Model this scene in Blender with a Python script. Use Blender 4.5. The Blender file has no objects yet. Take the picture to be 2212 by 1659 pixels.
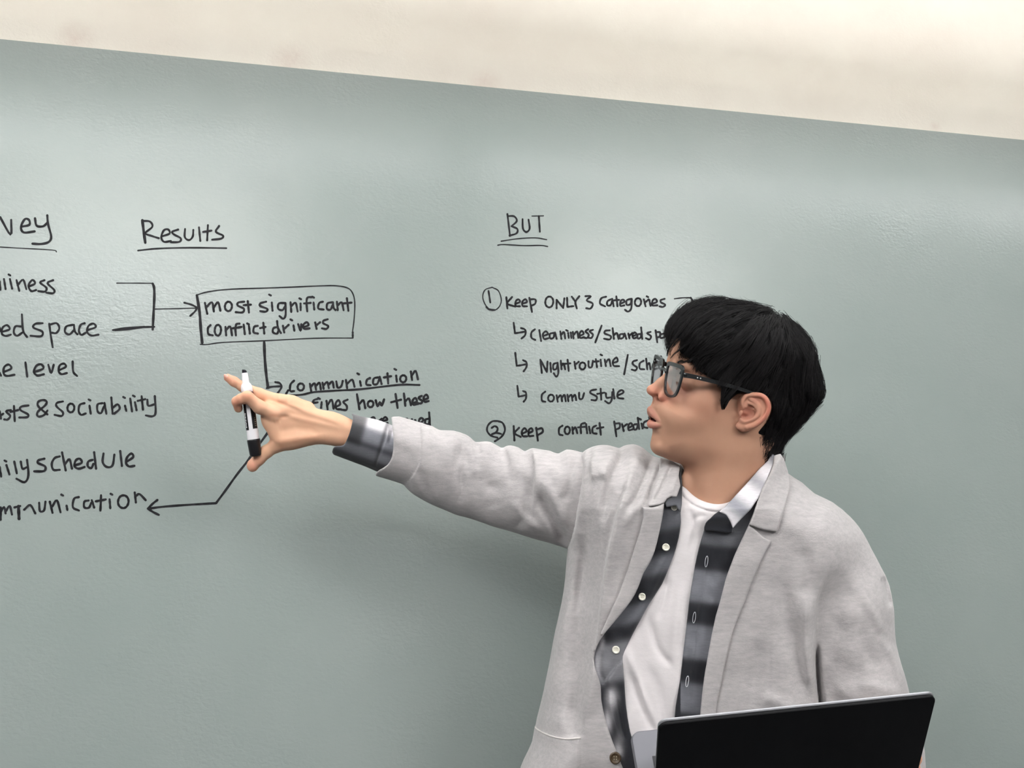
import bpy, math, random
import numpy as np
from mathutils import Vector, Matrix
from mathutils.bvhtree import BVHTree

sc = bpy.context.scene
COL = sc.collection
# ------------------------------------------------------------------ camera, world, lights, exposure
FPX, CX, CY = 1600.0, 1106.0, 829.5
PITCH = math.radians(8.8)
CAM = Vector((0, 0, 1.42))
RM = Matrix.Rotation(math.pi / 2 + PITCH, 3, 'X')
RN = np.array(RM)
cd = bpy.data.cameras.new('camera'); cam = bpy.data.objects.new('camera', cd); COL.objects.link(cam)
cam.location = CAM; cam.rotation_euler = (math.pi / 2 + PITCH, 0, 0)
cd.sensor_width = 36; cd.lens = FPX / 2212 * 36; cd.clip_start = 0.02
sc.camera = cam
w = bpy.data.worlds.new('world'); sc.world = w; w.use_nodes = True
w.node_tree.nodes['Background'].inputs[0].default_value = (0.9, 0.95, 1, 1)
w.node_tree.nodes['Background'].inputs[1].default_value = 0.3
sc.view_settings.view_transform = 'Standard'; sc.view_settings.look = 'None'
sc.view_settings.gamma = 1; sc.view_settings.use_curve_mapping = False
sc.view_settings.exposure = 1.5
CEIL = 2.72
# hanging light fittings: x, y, size x, size y, watts down, watts up to the white ceiling
PANELS = [(-0.95, -0.75, 1.2, 0.3, 10.5, 16), (1.6, -0.75, 1.2, 0.3, 13.5, 19.5), (0.2, -2.6, 1.2, 0.3, 3.5, 3.5),
          (-2.3, -2.6, 1.2, 0.3, 3.5, 3.5), (-1.05, 0.73, 2.15, 0.16, 2.3, 4.6), (1.15, 1.12, 2.15, 0.16, 2.6, 4.8)]
DROP = 0.28

def P(px, py, Y):
    """photo pixel + depth along the view axis -> world point"""
    v = RM @ Vector(((px - CX) * Y / FPX, (CY - py) * Y / FPX, -Y))
    return CAM + v
def Pn(px, py, Y):
    px = np.asarray(px, float); py = np.asarray(py, float); Y = np.asarray(Y, float)
    q = np.stack([(px - CX) * Y / FPX, (CY - py) * Y / FPX, -Y], -1)
    return q @ RN.T + np.array(CAM)
def warp(v, yref):
    return Pn(v[:, 0], v[:, 1], yref + v[:, 2] * yref / FPX)

# ------------------------------------------------------------------ materials
def mat(name, col=(0.8, 0.8, 0.8), rough=0.6, **kw):
    m = bpy.data.materials.new(name); m.use_nodes = True
    b = m.node_tree.nodes['Principled BSDF']
    b.inputs['Base Color'].default_value = (*col, 1); b.inputs['Roughness'].default_value = rough
    for k, v in kw.items():
        b.inputs[k].default_value = v
    return m
class NT:
    def __init__(s, m): s.t = m.node_tree; s.b = s.t.nodes['Principled BSDF']
    def n(s, typ, **kw):
        x = s.t.nodes.new(typ)
        for k, v in kw.items():
            if k.startswith('i_'): x.inputs[k[2:].replace('_', ' ')].default_value = v
            else: setattr(x, k, v)
        return x
    def l(s, a, ao, b, bi): s.t.links.new(a.outputs[ao], b.inputs[bi])
    def noise(s, scale, detail=4, rough=0.5, sx=1, sy=1, sz=1, coord='Object', dist=0.0):
        tc = s.n('ShaderNodeTexCoord'); mp = s.n('ShaderNodeMapping'); mp.inputs['Scale'].default_value = (sx, sy, sz)
        no = s.n('ShaderNodeTexNoise'); no.inputs['Scale'].default_value = scale
        no.inputs['Detail'].default_value = detail; no.inputs['Roughness'].default_value = rough
        no.inputs['Distortion'].default_value = dist
        s.l(tc, coord, mp, 'Vector'); s.l(mp, 'Vector', no, 'Vector'); return no
    def ramp(s, src, out, stops):
        r = s.n('ShaderNodeValToRGB'); e = r.color_ramp.elements
        while len(e) > 1: e.remove(e[-1])
        e[0].position = stops[0][0]; e[0].color = (*stops[0][1], 1)
        for p, c in stops[1:]:
            k = e.new(p); k.color = (*c, 1)
        s.l(src, out, r, 'Fac'); return r
    def bump(s, src, out, strength, dist):
        b = s.n('ShaderNodeBump'); b.inputs['Strength'].default_value = strength; b.inputs['Distance'].default_value = dist
        s.l(src, out, b, 'Height'); s.l(b, 'Normal', s.b, 'Normal'); return b
def lin(*c):
    return tuple(((x / 255 + 0.055) / 1.055) ** 2.4 if x > 10 else x / 255 / 12.92 for x in c)

# ------------------------------------------------------------------ object helpers
def tag(o, label=None, cat=None, group=None, kind=None):
    for k, v in (('label', label), ('category', cat), ('group', group), ('kind', kind)):
        if v: o[k] = v
    return o
def mesh_np(name, v, f, m, parent=None, smooth=True, cols=None):
    """v (n,3), f (k,4) quads or (k,3) tris"""
    v = np.asarray(v, np.float32); f = np.asarray(f, np.int32)
    me = bpy.data.meshes.new(name); k = f.shape[1]
    me.vertices.add(len(v)); me.vertices.foreach_set('co', v.ravel())
    me.loops.add(f.size); me.loops.foreach_set('vertex_index', f.ravel())
    me.polygons.add(len(f)); me.polygons.foreach_set('loop_start', np.arange(0, f.size, k, dtype=np.int32))
    me.polygons.foreach_set('use_smooth', np.full(len(f), smooth))
    me.update(calc_edges=True)
    if cols is not None:
        a = me.color_attributes.new('Col', 'FLOAT_COLOR', 'POINT')
        c4 = np.ones((len(v), 4), np.float32); c4[:, :3] = cols; a.data.foreach_set('color', c4.ravel())
    if m: me.materials.append(m)
    return link(name, me, parent)
def link(name, data, parent=None):
    o = bpy.data.objects.new(name, data); COL.objects.link(o)
    if parent: o.parent = parent
    return o
def empty(name, loc):
    o = bpy.data.objects.new(name, None); COL.objects.link(o); o.location = loc; o.empty_display_size = .05; return o
def adopt(o, parent):
    """parent keeping the world placement (parents here are only moved, never turned)"""
    o.parent = parent; o.location = o.location - wloc(parent)
def wloc(p):
    l = Vector(p.location)
    while p.parent: p = p.parent; l += p.location
    return l
def pmesh(name, lst, m, parent=None, smooth=False):
    """lst of (verts, faces) -> one mesh"""
    V, F = [], []
    for v, f in lst:
        n = len(V); V += [tuple(x) for x in v]; F += [tuple(i + n for i in q) for q in f]
    me = bpy.data.meshes.new(name); me.from_pydata(V, [], F); me.update()
    if smooth: me.polygons.foreach_set('use_smooth', [True] * len(F))
    if m: me.materials.append(m)
    return link(name, me, parent)
def boxg(x0, x1, y0, y1, z0, z1):
    v = [(x, y, z) for x in (x0, x1) for y in (y0, y1) for z in (z0, z1)]
    return v, [(0, 1, 3, 2), (4, 6, 7, 5), (0, 4, 5, 1), (2, 3, 7, 6), (0, 2, 6, 4), (1, 5, 7, 3)]
def tubeg(pts, rad, seg=10, caps=True):
    """round tube through 3d points with a radius per point"""
    pts = [Vector(p) for p in pts]; n = len(pts); V, F = [], []
    if not hasattr(rad, '__len__'): rad = [rad] * n
    ref = None
    for i, p in enumerate(pts):
        d = (pts[min(i + 1, n - 1)] - pts[max(i - 1, 0)]).normalized()
        if ref is None: ref = d.orthogonal().normalized()
        ref = (ref - d * ref.dot(d)).normalized(); s = d.cross(ref)
        for k in range(seg):
            a = 2 * math.pi * k / seg; V.append(p + (ref * math.cos(a) + s * math.sin(a)) * rad[i])
    for i in range(n - 1):
        for k in range(seg):
            F.append((i * seg + k, i * seg + (k + 1) % seg, (i + 1) * seg + (k + 1) % seg, (i + 1) * seg + k))
    if caps:
        F.append(tuple(range(seg - 1, -1, -1))); F.append(tuple((n - 1) * seg + k for k in range(seg)))
    return V, F
def crv(pts, n=4, closed=False):
    """Catmull-Rom through points (any dimension)"""
    p = np.array(pts, float)
    if len(p) < 3: return p
    e = np.vstack([p[-1:], p, p[:2]]) if closed else np.vstack([2 * p[0] - p[1], p, 2 * p[-1] - p[-2]])
    out = []
    for i in range(1, len(e) - 2):
        a, b, c, d = e[i - 1], e[i], e[i + 1], e[i + 2]
        for t in np.linspace(0, 1, n, endpoint=False):
            out.append(0.5 * ((2 * b) + (c - a) * t + (2 * a - 5 * b + 4 * c - d) * t * t + (-a + 3 * b - 3 * c + d) * t ** 3))
    if not closed: out.append(e[-2])
    return np.array(out)

# ------------------------------------------------------------------ implicit surfaces on grids
class Vol:
    def __init__(s, x0, x1, y0, y1, z0, z1, h):
        s.h = h; s.o = np.array([x0, y0, z0], float)
        s.x = np.arange(x0, x1 + h, h, dtype=np.float32)[:, None, None]
        s.y = np.arange(y0, y1 + h, h, dtype=np.float32)[None, :, None]
        s.z = np.arange(z0, z1 + h, h, dtype=np.float32)[None, None, :]
        s.F = np.full((s.x.size, s.y.size, s.z.size), 1e3, np.float32)
        s.X2, s.Y2 = s.x[:, :, 0] + 0 * s.y[:, :, 0], s.y[:, :, 0] + 0 * s.x[:, :, 0]
    def win(s, lo, hi, pad):
        sl = []
        for k, ax in enumerate((s.x, s.y, s.z)):
            a = max(0, int((lo[k] - pad - s.o[k]) / s.h)); b = min(ax.size, int((hi[k] + pad - s.o[k]) / s.h) + 2)
            sl.append(slice(a, max(a, b)))
        return tuple(sl)
    def _g(s, w): return s.x[w[0]], s.y[:, w[1]], s.z[:, :, w[2]]
    def comb(s, w, G, k, sub):
        F = s.F[w]
        if sub: s.F[w] = smax(F, -G, k)
        else: s.F[w] = smin(F, G, k)
    def cap(s, p, q, r0, r1, k=6, sub=False, sc3=(1, 1, 1)):
        """tapered capsule"""
        p = np.array(p, float); q = np.array(q, float); r = max(r0, r1) * max(1 / min(sc3), 1)
        w = s.win(np.minimum(p, q), np.maximum(p, q), r + 3 * k + 3); X, Y, Z = s._g(w)
        if X.size == 0 or Y.size == 0 or Z.size == 0: return
        d = (q - p) * sc3; L = max(float(d @ d), 1e-6)
        ax, ay, az = (X - p[0]) * sc3[0], (Y - p[1]) * sc3[1], (Z - p[2]) * sc3[2]
        t = np.clip((ax * d[0] + ay * d[1] + az * d[2]) / L, 0, 1)
        G = np.sqrt((ax - t * d[0]) ** 2 + (ay - t * d[1]) ** 2 + (az - t * d[2]) ** 2) - (r0 + (r1 - r0) * t)
        s.comb(w, G.astype(np.float32), k, sub)
    def chain(s, pts, k=6, sub=False, sc3=(1, 1, 1)):
        for a, b in zip(pts, pts[1:]): s.cap(a[:3], b[:3], a[3], b[3], k, sub, sc3)
    def ell(s, c, r, k=6, sub=False):
        c = np.array(c, float); r = np.array(r, float)
        w = s.win(c - r, c + r, 3 * k + 3); X, Y, Z = s._g(w)
        if X.size == 0 or Y.size == 0 or Z.size == 0: return
        q = np.sqrt(((X - c[0]) / r[0]) ** 2 + ((Y - c[1]) / r[1]) ** 2 + ((Z - c[2]) / r[2]) ** 2)
        s.comb(w, ((q - 1) * r.min()).astype(np.float32), k, sub)
    def inflate(s, poly, R, H, tc=0.0, k=0.0, n=3):
        """closed outline blown up to half thickness H (2-D map or number) with edge rounding R about mid depth tc"""
        d = -polysd(s.X2, s.Y2, crv(poly, n, True))
        H = np.broadcast_to(np.asarray(H, np.float32), s.X2.shape); tc = np.broadcast_to(np.asarray(tc, np.float32), s.X2.shape)
        G = inflF(d, R, H, tc, s.z)
        s.F = smin(s.F, G, k) if k else np.minimum(s.F, G)
        return d
    def mesh(s):
        return surfnet(s.F, s.o, s.h)
def inflF(d, R, H, tc, z):
    R = np.broadcast_to(np.asarray(R, np.float32), d.shape); e = (np.maximum(R - d, 0) / R).astype(np.float32)[:, :, None]
    q = np.sqrt(e * e + ((z - tc[:, :, None]) / H[:, :, None]) ** 2)
    return ((q - 1) * np.minimum(R, H)[:, :, None]).astype(np.float32)
def smin(a, b, k):
    if k <= 0: return np.minimum(a, b)
    h = np.maximum(k - np.abs(a - b), 0) / k
    return np.minimum(a, b) - h * h * k * 0.25
def smax(a, b, k): return -smin(-a, -b, k)
def segd(X, Y, a, b):
    dx, dy = b[0] - a[0], b[1] - a[1]; L = dx * dx + dy * dy + 1e-9
    t = np.clip(((X - a[0]) * dx + (Y - a[1]) * dy) / L, 0, 1)
    return (X - a[0] - t * dx) ** 2 + (Y - a[1] - t * dy) ** 2
def polysd(X, Y, poly):
    """signed distance to closed polygon, negative inside"""
    X = X.astype(np.float32); Y = Y.astype(np.float32)
    D = np.full(X.shape, 1e12, np.float32); ins = np.zeros(X.shape, bool); n = len(poly)
    for i in range(n):
        a, b = poly[i], poly[(i + 1) % n]
        D = np.minimum(D, segd(X, Y, a, b))
        c = (a[1] > Y) != (b[1] > Y)
        ins ^= c & (X < (b[0] - a[0]) * (Y - a[1]) / (b[1] - a[1] + 1e-12) + a[0])
    D = np.sqrt(D); return np.where(ins, -D, D).astype(np.float32)
def lined(X, Y, pts):
    """distance to open polyline, its parameter 0..1 and signed side (+ = right of travel on screen, y down)"""
    pts = crv(pts, 3); D = np.full(X.shape, 1e12); T = np.zeros(X.shape); S = np.ones(X.shape); n = len(pts) - 1
    for i in range(n):
        a, b = pts[i], pts[i + 1]; dx, dy = b[0] - a[0], b[1] - a[1]; L = dx * dx + dy * dy + 1e-9
        tr = ((X - a[0]) * dx + (Y - a[1]) * dy) / L; t = np.clip(tr, 0, 1)
        d = (X - a[0] - t * dx) ** 2 + (Y - a[1] - t * dy) ** 2
        m = d < D; D = np.where(m, d, D); T = np.where(m, (i + t) / n, T)
        S = np.where(m, np.sign(-(dx * (Y - a[1]) - dy * (X - a[0]))), S)
    return np.sqrt(D), T, S
def folds(X, Y, lst):
    """lst of (kind, pts, amp, width): 'v' valley, 'r' ridge, 's' overlapping edge (raised on the left of travel on screen)"""
    out = np.zeros(X.shape)
    for kind, pts, A, wd in lst:
        p = np.array(pts); m = (X > p[:, 0].min() - 6 * wd) & (X < p[:, 0].max() + 6 * wd) & (Y > p[:, 1].min() - 6 * wd) & (Y < p[:, 1].max() + 6 * wd)
        if not m.any(): continue
        d, t, s = lined(X[m], Y[m], pts)
        fade = np.clip(np.minimum(t, 1 - t) * 5 + 0.15, 0, 1)
        if kind == 'v': o = -A * np.exp(-(d / wd) ** 2)
        elif kind == 'r': o = A * np.exp(-(d / wd) ** 2)
        else:
            sd = d * s; o = A * (1 / (1 + np.exp(-np.clip(sd, -30, 30) / 1.3))) * np.exp(-np.maximum(sd, 0) / (2.2 * wd)) - 0.5 * A * np.exp(-(np.minimum(sd, 0) / wd) ** 2) * (sd < 0)
        out[m] += o * fade
    return out
def surfnet(F, o, h):
    I = F < 0
    a = I[:-1, :-1, :-1]; cnt = np.zeros(a.shape, np.uint8); sh = []
    n = F.shape
    for i in (0, 1):
        for j in (0, 1):
            for k in (0, 1):
                cnt += I[i:n[0] - 1 + i, j:n[1] - 1 + j, k:n[2] - 1 + k]; sh.append((i, j, k))
    cells = np.argwhere((cnt > 0) & (cnt < 8)); del cnt
    idx = np.full(a.shape, -1, np.int32); idx[tuple(cells.T)] = np.arange(len(cells))
    val = {c: F[cells[:, 0] + c[0], cells[:, 1] + c[1], cells[:, 2] + c[2]] for c in sh}
    acc = np.zeros((len(cells), 3)); num = np.zeros(len(cells))
    for c in sh:
        for ax in range(3):
            if c[ax]: continue
            d = list(c); d[ax] = 1; d = tuple(d); va, vb = val[c], val[d]
            m = (va < 0) != (vb < 0); t = va[m] / (va[m] - vb[m])
            p = np.tile(np.array(c, float), (m.sum(), 1)); p[:, ax] += t
            acc[m] += p; num[m] += 1
    V = (cells + acc / num[:, None]) * h + o
    Q = []
    for ax in range(3):
        b, c = (ax + 1) % 3, (ax + 2) % 3
        s0 = [slice(None)] * 3; s1 = [slice(None)] * 3; s0[ax] = slice(0, -1); s1[ax] = slice(1, None)
        A, B = I[tuple(s0)], I[tuple(s1)]; e = np.argwhere(A != B)
        e = e[(e[:, b] > 0) & (e[:, c] > 0) & (e[:, b] < n[b] - 1) & (e[:, c] < n[c] - 1)]
        if not len(e): continue
        def g(db, dc):
            q = e.copy(); q[:, b] -= db; q[:, c] -= dc; return idx[tuple(q.T)]
        q = np.stack([g(0, 0), g(1, 0), g(1, 1), g(0, 1)], 1)
        fl = ~I[tuple(e.T)]; q[fl] = q[fl][:, ::-1]; Q.append(q)
    return V, np.concatenate(Q)
def relax(V, Q, it=2, lam=0.5):
    e = np.concatenate([Q[:, [0, 1]], Q[:, [1, 2]], Q[:, [2, 3]], Q[:, [3, 0]]])
    for _ in range(it):
        n = np.bincount(e[:, 0], minlength=len(V)) + np.bincount(e[:, 1], minlength=len(V))
        A = np.zeros_like(V)
        for k in range(3):
            A[:, k] = np.bincount(e[:, 0], V[e[:, 1], k], len(V)) + np.bincount(e[:, 1], V[e[:, 0], k], len(V))
        V = V + lam * (A / np.maximum(n, 1)[:, None] - V)
    return V
def biggest(V, Q):
    """keep the largest connected piece"""
    lab = np.arange(len(V)); e = np.concatenate([Q[:, [0, 1]], Q[:, [1, 2]], Q[:, [2, 3]], Q[:, [3, 0]]])
    while True:
        m = np.minimum(lab[e[:, 0]], lab[e[:, 1]]); n = lab.copy()
        np.minimum.at(n, lab[e[:, 0]], m); np.minimum.at(n, lab[e[:, 1]], m); n = n[n]; n = n[n]
        if (n == lab).all(): break
        lab = n
    ids, c = np.unique(lab, return_counts=True); k = lab == ids[c.argmax()]
    new = np.cumsum(k) - 1; return V[k], new[Q[k[Q[:, 0]]]]
def fixwind(v, q):
    """our pixel frame is mirrored once (y down), once more by depth: keep outward winding"""
    return v, q[:, ::-1]
def gs(X, Y, cx, cy, rx, ry=None): ry = ry or rx; return np.exp(-((X - cx) / rx) ** 2 - ((Y - cy) / ry) ** 2)
def vnoise2(X, Y, sc_, seed):
    r = np.random.RandomState(seed); out = np.zeros(X.shape)
    for k in range(7):
        a = r.uniform(0, 6.28); f = r.uniform(.5, 1.6) / sc_; out += np.sin((X * math.cos(a) + Y * math.sin(a)) * f * 6.28 + r.uniform(0, 6.28))
    return out / 7 * 1.6
# ------------------------------------------------------------------ room
KW, YW = 0.179, 1.50           # the back wall in plan: Y = YW + KW * X
def solve_k():
    # the painted edge is level: choose the wall's yaw so that both ends of it lie at one height
    def hz(px, py, k):
        d = RM @ Vector(((px - CX) / FPX, (CY - py) / FPX, -1)); t = YW / (d.y - k * d.x); return CAM.z + d.z * t
    lo, hi = 0.0, 0.5
    for _ in range(50):
        m = (lo + hi) / 2
        if hz(0, 85, m) > hz(2212, 303, m): lo = m
        else: hi = m
    return lo, hz(0, 85, lo)
KW, EDGE_Z = solve_k()
NW = Vector((KW, -1, 0)).normalized(); TW = Vector((1, KW, 0)).normalized()
def wallp(px, py, off=0.0):
    d = RM @ Vector(((px - CX) / FPX, (CY - py) / FPX, -1)); t = YW / (d.y - KW * d.x)
    return CAM + d * t + NW * off
def wl(s, z, off):      # wall local: metres along, height, offset into the room
    return Vector((0, YW, 0)) + TW * s + Vector((0, 0, z)) + NW * off

m_wall = mat('teal_board_paint', lin(172, 190, 188), 0.25)
n = NT(m_wall)
a = n.noise(2.2, 5, 0.6); r = n.ramp(a, 'Fac', [(0.3, lin(141, 151, 148)), (0.7, lin(148, 156, 153))]); n.l(r, 'Color', n.b, 'Base Color')
p1 = n.noise(115, 3, 0.5, sz=1.5, dist=0.5); p2 = n.noise(9, 3, 0.5)
mr = n.n('ShaderNodeMapRange'); n.l(p2, 'Fac', mr, 'Value'); mr.inputs['From Min'].default_value = 0.35; mr.inputs['From Max'].default_value = .65
mr.inputs['To Min'].default_value = 0.35; mr.inputs['To Max'].default_value = 1.0
mm = n.n('ShaderNodeMath', operation='MULTIPLY'); n.l(p1, 'Fac', mm, 0); n.l(mr, 'Result', mm, 1)
n.bump(mm, 'Value', 0.26, 0.0022)
m_cream = mat('cream_plaster', lin(240, 228, 214), 0.75)
n = NT(m_cream); a = n.noise(3, 5, 0.6)
r = n.ramp(a, 'Fac', [(0.3, lin(234, 225, 214)), (0.55, lin(240, 233, 222)), (0.8, lin(243, 237, 227))])
# pinkish scuffs above the painted edge
geo = n.n('ShaderNodeNewGeometry'); prev = r; po = 'Color'
for (px, py, rad) in ((625, 132, .055), (1050, 182, .05), (2020, 275, .022), (165, 82, .05)):
    c = wallp(px, py)
    vm = n.n('ShaderNodeVectorMath', operation='DISTANCE'); n.l(geo, 'Position', vm, 0); vm.inputs[1].default_value = c
    mr = n.n('ShaderNodeMapRange'); n.l(vm, 'Value', mr, 'Value'); mr.inputs['From Min'].default_value = 0; mr.inputs['From Max'].default_value = rad
    mr.inputs['To Min'].default_value = 0.4 if rad > .03 else .3; mr.inputs['To Max'].default_value = 0; mr.interpolation_type = 'SMOOTHSTEP'
    nz = n.noise(60, 4, .7); mu = n.n('ShaderNodeMath', operation='MULTIPLY'); n.l(mr, 'Result', mu, 0); n.l(nz, 'Fac', mu, 1)
    mx = n.n('ShaderNodeMixRGB'); mx.inputs[2].default_value = (*lin(190, 150, 142), 1); n.l(mu, 'Value', mx, 0); n.l(prev, po, mx, 1); prev = mx; po = 'Color'
n.l(prev, po, n.b, 'Base Color')
p1 = n.noise(130, 3, 0.55, dist=.5); n.bump(p1, 'Fac', 0.3, 0.0016)
m_white = mat('white_room_paint', lin(226, 224, 218), 0.8)
n = NT(m_white); a = n.noise(4, 4); r = n.ramp(a, 'Fac', [(0.3, lin(150, 149, 147)), (0.7, lin(158, 157, 155))]); n.l(r, 'Color', n.b, 'Base Color')
m_ceil = mat('white_ceiling_paint', lin(240, 238, 232), .9)
m_floor = mat('grey_carpet', lin(110, 110, 112), 0.95)
n = NT(m_floor); a = n.noise(90, 4, .7); r = n.ramp(a, 'Fac', [(0.3, lin(58, 58, 61)), (0.7, lin(80, 79, 80))]); n.l(r, 'Color', n.b, 'Base Color'); n.bump(a, 'Fac', .5, .004)

def slab(name, s0, s1, z0, z1, o0, o1, m, parent=None):
    v = [wl(s, z, o) for s in (s0, s1) for o in (o0, o1) for z in (z0, z1)]
    o = pmesh(name, [(v, [(0, 1, 3, 2), (4, 6, 7, 5), (0, 4, 5, 1), (2, 3, 7, 6), (0, 2, 6, 4), (1, 5, 7, 3)])], m, parent)
    return o
wall = slab('wall_back', -4, 4.2, 0, CEIL, -0.12, 0, m_cream); tag(wall, 'cream plaster wall above the painted writing area', kind='structure')
board = slab('writing_surface', -3.95, 4.15, 0.1, EDGE_Z, -0.01, 0.0012, m_wall, wall); tag(board, 'grey-green glossy dry-erase paint covered in black handwriting')
XL, XR, YB = -4.0, 4.1, -4.2
o = pmesh('floor', [boxg(XL, XR, YB, 2.4, -0.1, 0)], m_floor); tag(o, kind='structure')
o = pmesh('ceiling', [boxg(XL, XR, YB, 2.4, CEIL, CEIL + .1)], m_ceil); tag(o, kind='structure')
o = pmesh('wall_left', [boxg(XL - .1, XL, YB, 2.4, 0, CEIL)], m_white); tag(o, kind='structure')
o = pmesh('wall_right', [boxg(XR, XR + .1, YB, 2.4, 0, CEIL)], m_white); tag(o, kind='structure')
o = pmesh('wall_front', [boxg(XL, XR, YB - .1, YB, 0, CEIL)], m_white); tag(o, kind='structure')
o = slab('baseboard_back', -4, 4.15, 0, 0.1, 0, 0.012, mat('dark_rubber_base', lin(60, 62, 66), .6)); tag(o, kind='structure')
m_panel = mat('lit_diffuser', (1, 1, 1), .5); b = m_panel.node_tree.nodes['Principled BSDF']
b.inputs['Emission Color'].default_value = (.975, .985, 1, 1); b.inputs['Emission Strength'].default_value = 2
m_soft = mat('dim_lit_diffuser', (1, 1, 1), .5, **{'Emission Color': (.975, .985, 1, 1), 'Emission Strength': .6})
m_alu = mat('white_metal', lin(225, 225, 225), .4)
names = ['over the space left of the camera', 'over the space right of the camera', 'in the middle of the back row', 'at the left end of the back row', 'near the painted wall above the raised hand', 'near the painted wall above the man']
for (x, y, sx, sy, W, WU), nm in zip(PANELS, names):
    e = empty('ceiling_light', (x, y, CEIL)); tag(e, 'hanging rectangular light fitting ' + nm, 'ceiling light', 'ceiling lights')
    if y > 0: e.rotation_euler.z = math.atan(KW)
    t = .015; hx, hy = sx / 2, sy / 2; z0, z1 = -DROP - .05, -DROP
    pmesh('frame', [boxg(-hx - t, hx + t, -hy - t, -hy, z0, z1), boxg(-hx - t, hx + t, hy, hy + t, z0, z1), boxg(-hx - t, -hx, -hy, hy, z0, z1), boxg(hx, hx + t, -hy, hy, z0, z1)], m_alu, e)
    pmesh('diffuser' if W else 'bottom_cover', [boxg(-hx, hx, -hy, hy, z0 + .01, z0 + .02)], m_panel if y < 0 else m_soft, e)
    pmesh('top_cover', [boxg(-hx, hx, -hy, hy, z1 - .012, z1 - .006)], m_alu, e)
    for sx_ in (-.45, .45): v, f = tubeg([(sx_ * sx, 0, z1 - .01), (sx_ * sx, 0, 0)], .0015, 6); pmesh('hanging_wire', [(v, f)], m_alu, e)
    for zz, ww, rx in ((z0 - .004, W, 0), (z1 + .01, WU, math.pi)):
        if not ww: continue
        ld = bpy.data.lights.new('panel_lamp', 'AREA'); ld.shape = 'RECTANGLE'; ld.size = sx; ld.size_y = sy; ld.energy = ww; ld.color = (.975, .985, 1)
        lo = link('panel_lamp', ld, e); lo.location = (0, 0, zz); lo.rotation_euler = (rx, 0, 0)

# ------------------------------------------------------------------ handwriting
m_ink = mat('black_marker_ink', lin(20, 19, 23), 0.6)
n = NT(m_ink); n.b.inputs['Specular IOR Level'].default_value = .2; a = n.noise(70, 3, .6); r = n.ramp(a, 'Fac', [(0.35, lin(14, 13, 17)), (0.75, lin(44, 43, 47))]); n.l(r, 'Color', n.b, 'Base Color')
ZT = {'A': (4.254, 0, 420), 'B': (4.046, 0, 750), 'C': (3.95, 400, 580), 'D': (4.424, 1020, 430), 'E': (4.424, 1020, 680), 'H': (4.424, 440, 760), 'Z': (1.0, 0, 0)}
def pen(pts, wpx, lift):
    """one pen stroke as a thin raised ribbon on the wall with round ends"""
    q = crv(pts, 4); wpx = wpx * .9; h = wpx / 2; L = []
    d = np.gradient(q, axis=0) if len(q) > 1 else np.array([[1, 0]]); d /= np.maximum(np.linalg.norm(d, axis=1), 1e-6)[:, None]
    nr = np.stack([-d[:, 1], d[:, 0]], 1)
    wv = np.full(len(q), h)
    wv = wv * (1 + 0.10 * np.sin(np.arange(len(q)) * 1.3 + q[0, 0]))
    V = []; F = []
    left = [(q[i] + nr[i] * wv[i]) for i in range(len(q))]; right = [(q[i] - nr[i] * wv[i]) for i in range(len(q))]
    cap1 = [q[-1] + (nr[-1] * math.cos(a) + d[-1] * math.sin(a)) * h for a in (math.pi * .25, math.pi * .5, math.pi * .75)]
    cap0 = [q[0] + (-nr[0] * math.cos(a) - d[0] * math.sin(a)) * h for a in (math.pi * .25, math.pi * .5, math.pi * .75)]
    for p in left + right: V.append(wallp(p[0], p[1], .0012 + lift))
    m = len(q)
    for i in range(m - 1): F.append((i, i + 1, m + i + 1, m + i))
    b0 = len(V)
    for p in cap1 + cap0: V.append(wallp(p[0], p[1], .0012 + lift))
    F.append((m - 1, b0, b0 + 1, b0 + 2, 2 * m - 1)); F.append((m, b0 + 3, b0 + 4, b0 + 5, 0))
    return V, F
NPEN = [0]
def ink(name, z, s, wpx=5.2, label=None):
    k, ox, oy = ZT[z]; G = []
    for st in s.split(';'):
        st = st.strip()
        if not st: continue
        ww = wpx
        if st[0] == '*': ww = wpx * 1.35; st = st[1:]
        if st[0] == '-': ww = wpx * .62; st = st[1:]
        if st[0] == 'o':
            cx, cy, rx, ry = [float(x) for x in st[1:].split(',')]
            pts = [(cx + rx * math.sin(t) * (1 + .04 * math.sin(2 * t)), cy - ry * math.cos(t)) for t in np.linspace(-.3, 6.2, 12)]
        elif st[0] == '.':
            cx, cy = [float(x) for x in st[1:].split(',')]; pts = [(cx - 7, cy - 4), (cx, cy), (cx + 8, cy + 4)]
        else: pts = [tuple(float(c) for c in t.split(',')) for t in st.split()]
        if len(pts) == 2:
            a, b = pts; pts = [a, ((a[0] + b[0]) / 2, (a[1] + b[1]) / 2), b]
        pts = [(ox + x / k, oy + y / k) for x, y in pts]
        NPEN[0] += 1; G.append(pen(pts, ww, 0.00012 * (NPEN[0] % 5) + .0001))
    o = pmesh(name, G, m_ink, board)
    if label: o['label'] = label
    return o
W = 'handwritten_word'
ink(W, 'A', '5,212 100,372 106,237;200,298 272,282 270,238 232,230 196,300 222,352 322,342;325,222 340,290 400,295 440,262;438,195 445,275 474,390 450,440 380,458 302,455', 5.6, 'heading ending in "vey"')
ink('underline', 'A', '-0,485 160,495 480,513 522,530', 4.6)
ink(W, 'A', '*1310,240 1322,340 1337,445;1312,246 1380,252 1402,300 1338,358 1400,385 1462,405;1488,388 1560,362 1548,325 1508,332 1484,395 1510,438 1572,430;1640,325 1585,345 1600,370 1662,405 1650,438 1572,442;1702,320 1700,395 1738,422 1772,390 1778,328;1830,305 1842,430;1912,285 1905,425;1868,347 1945,335;2015,292 1985,345 2050,380 2035,408 1952,418', 5, 'heading "Results"')
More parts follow.
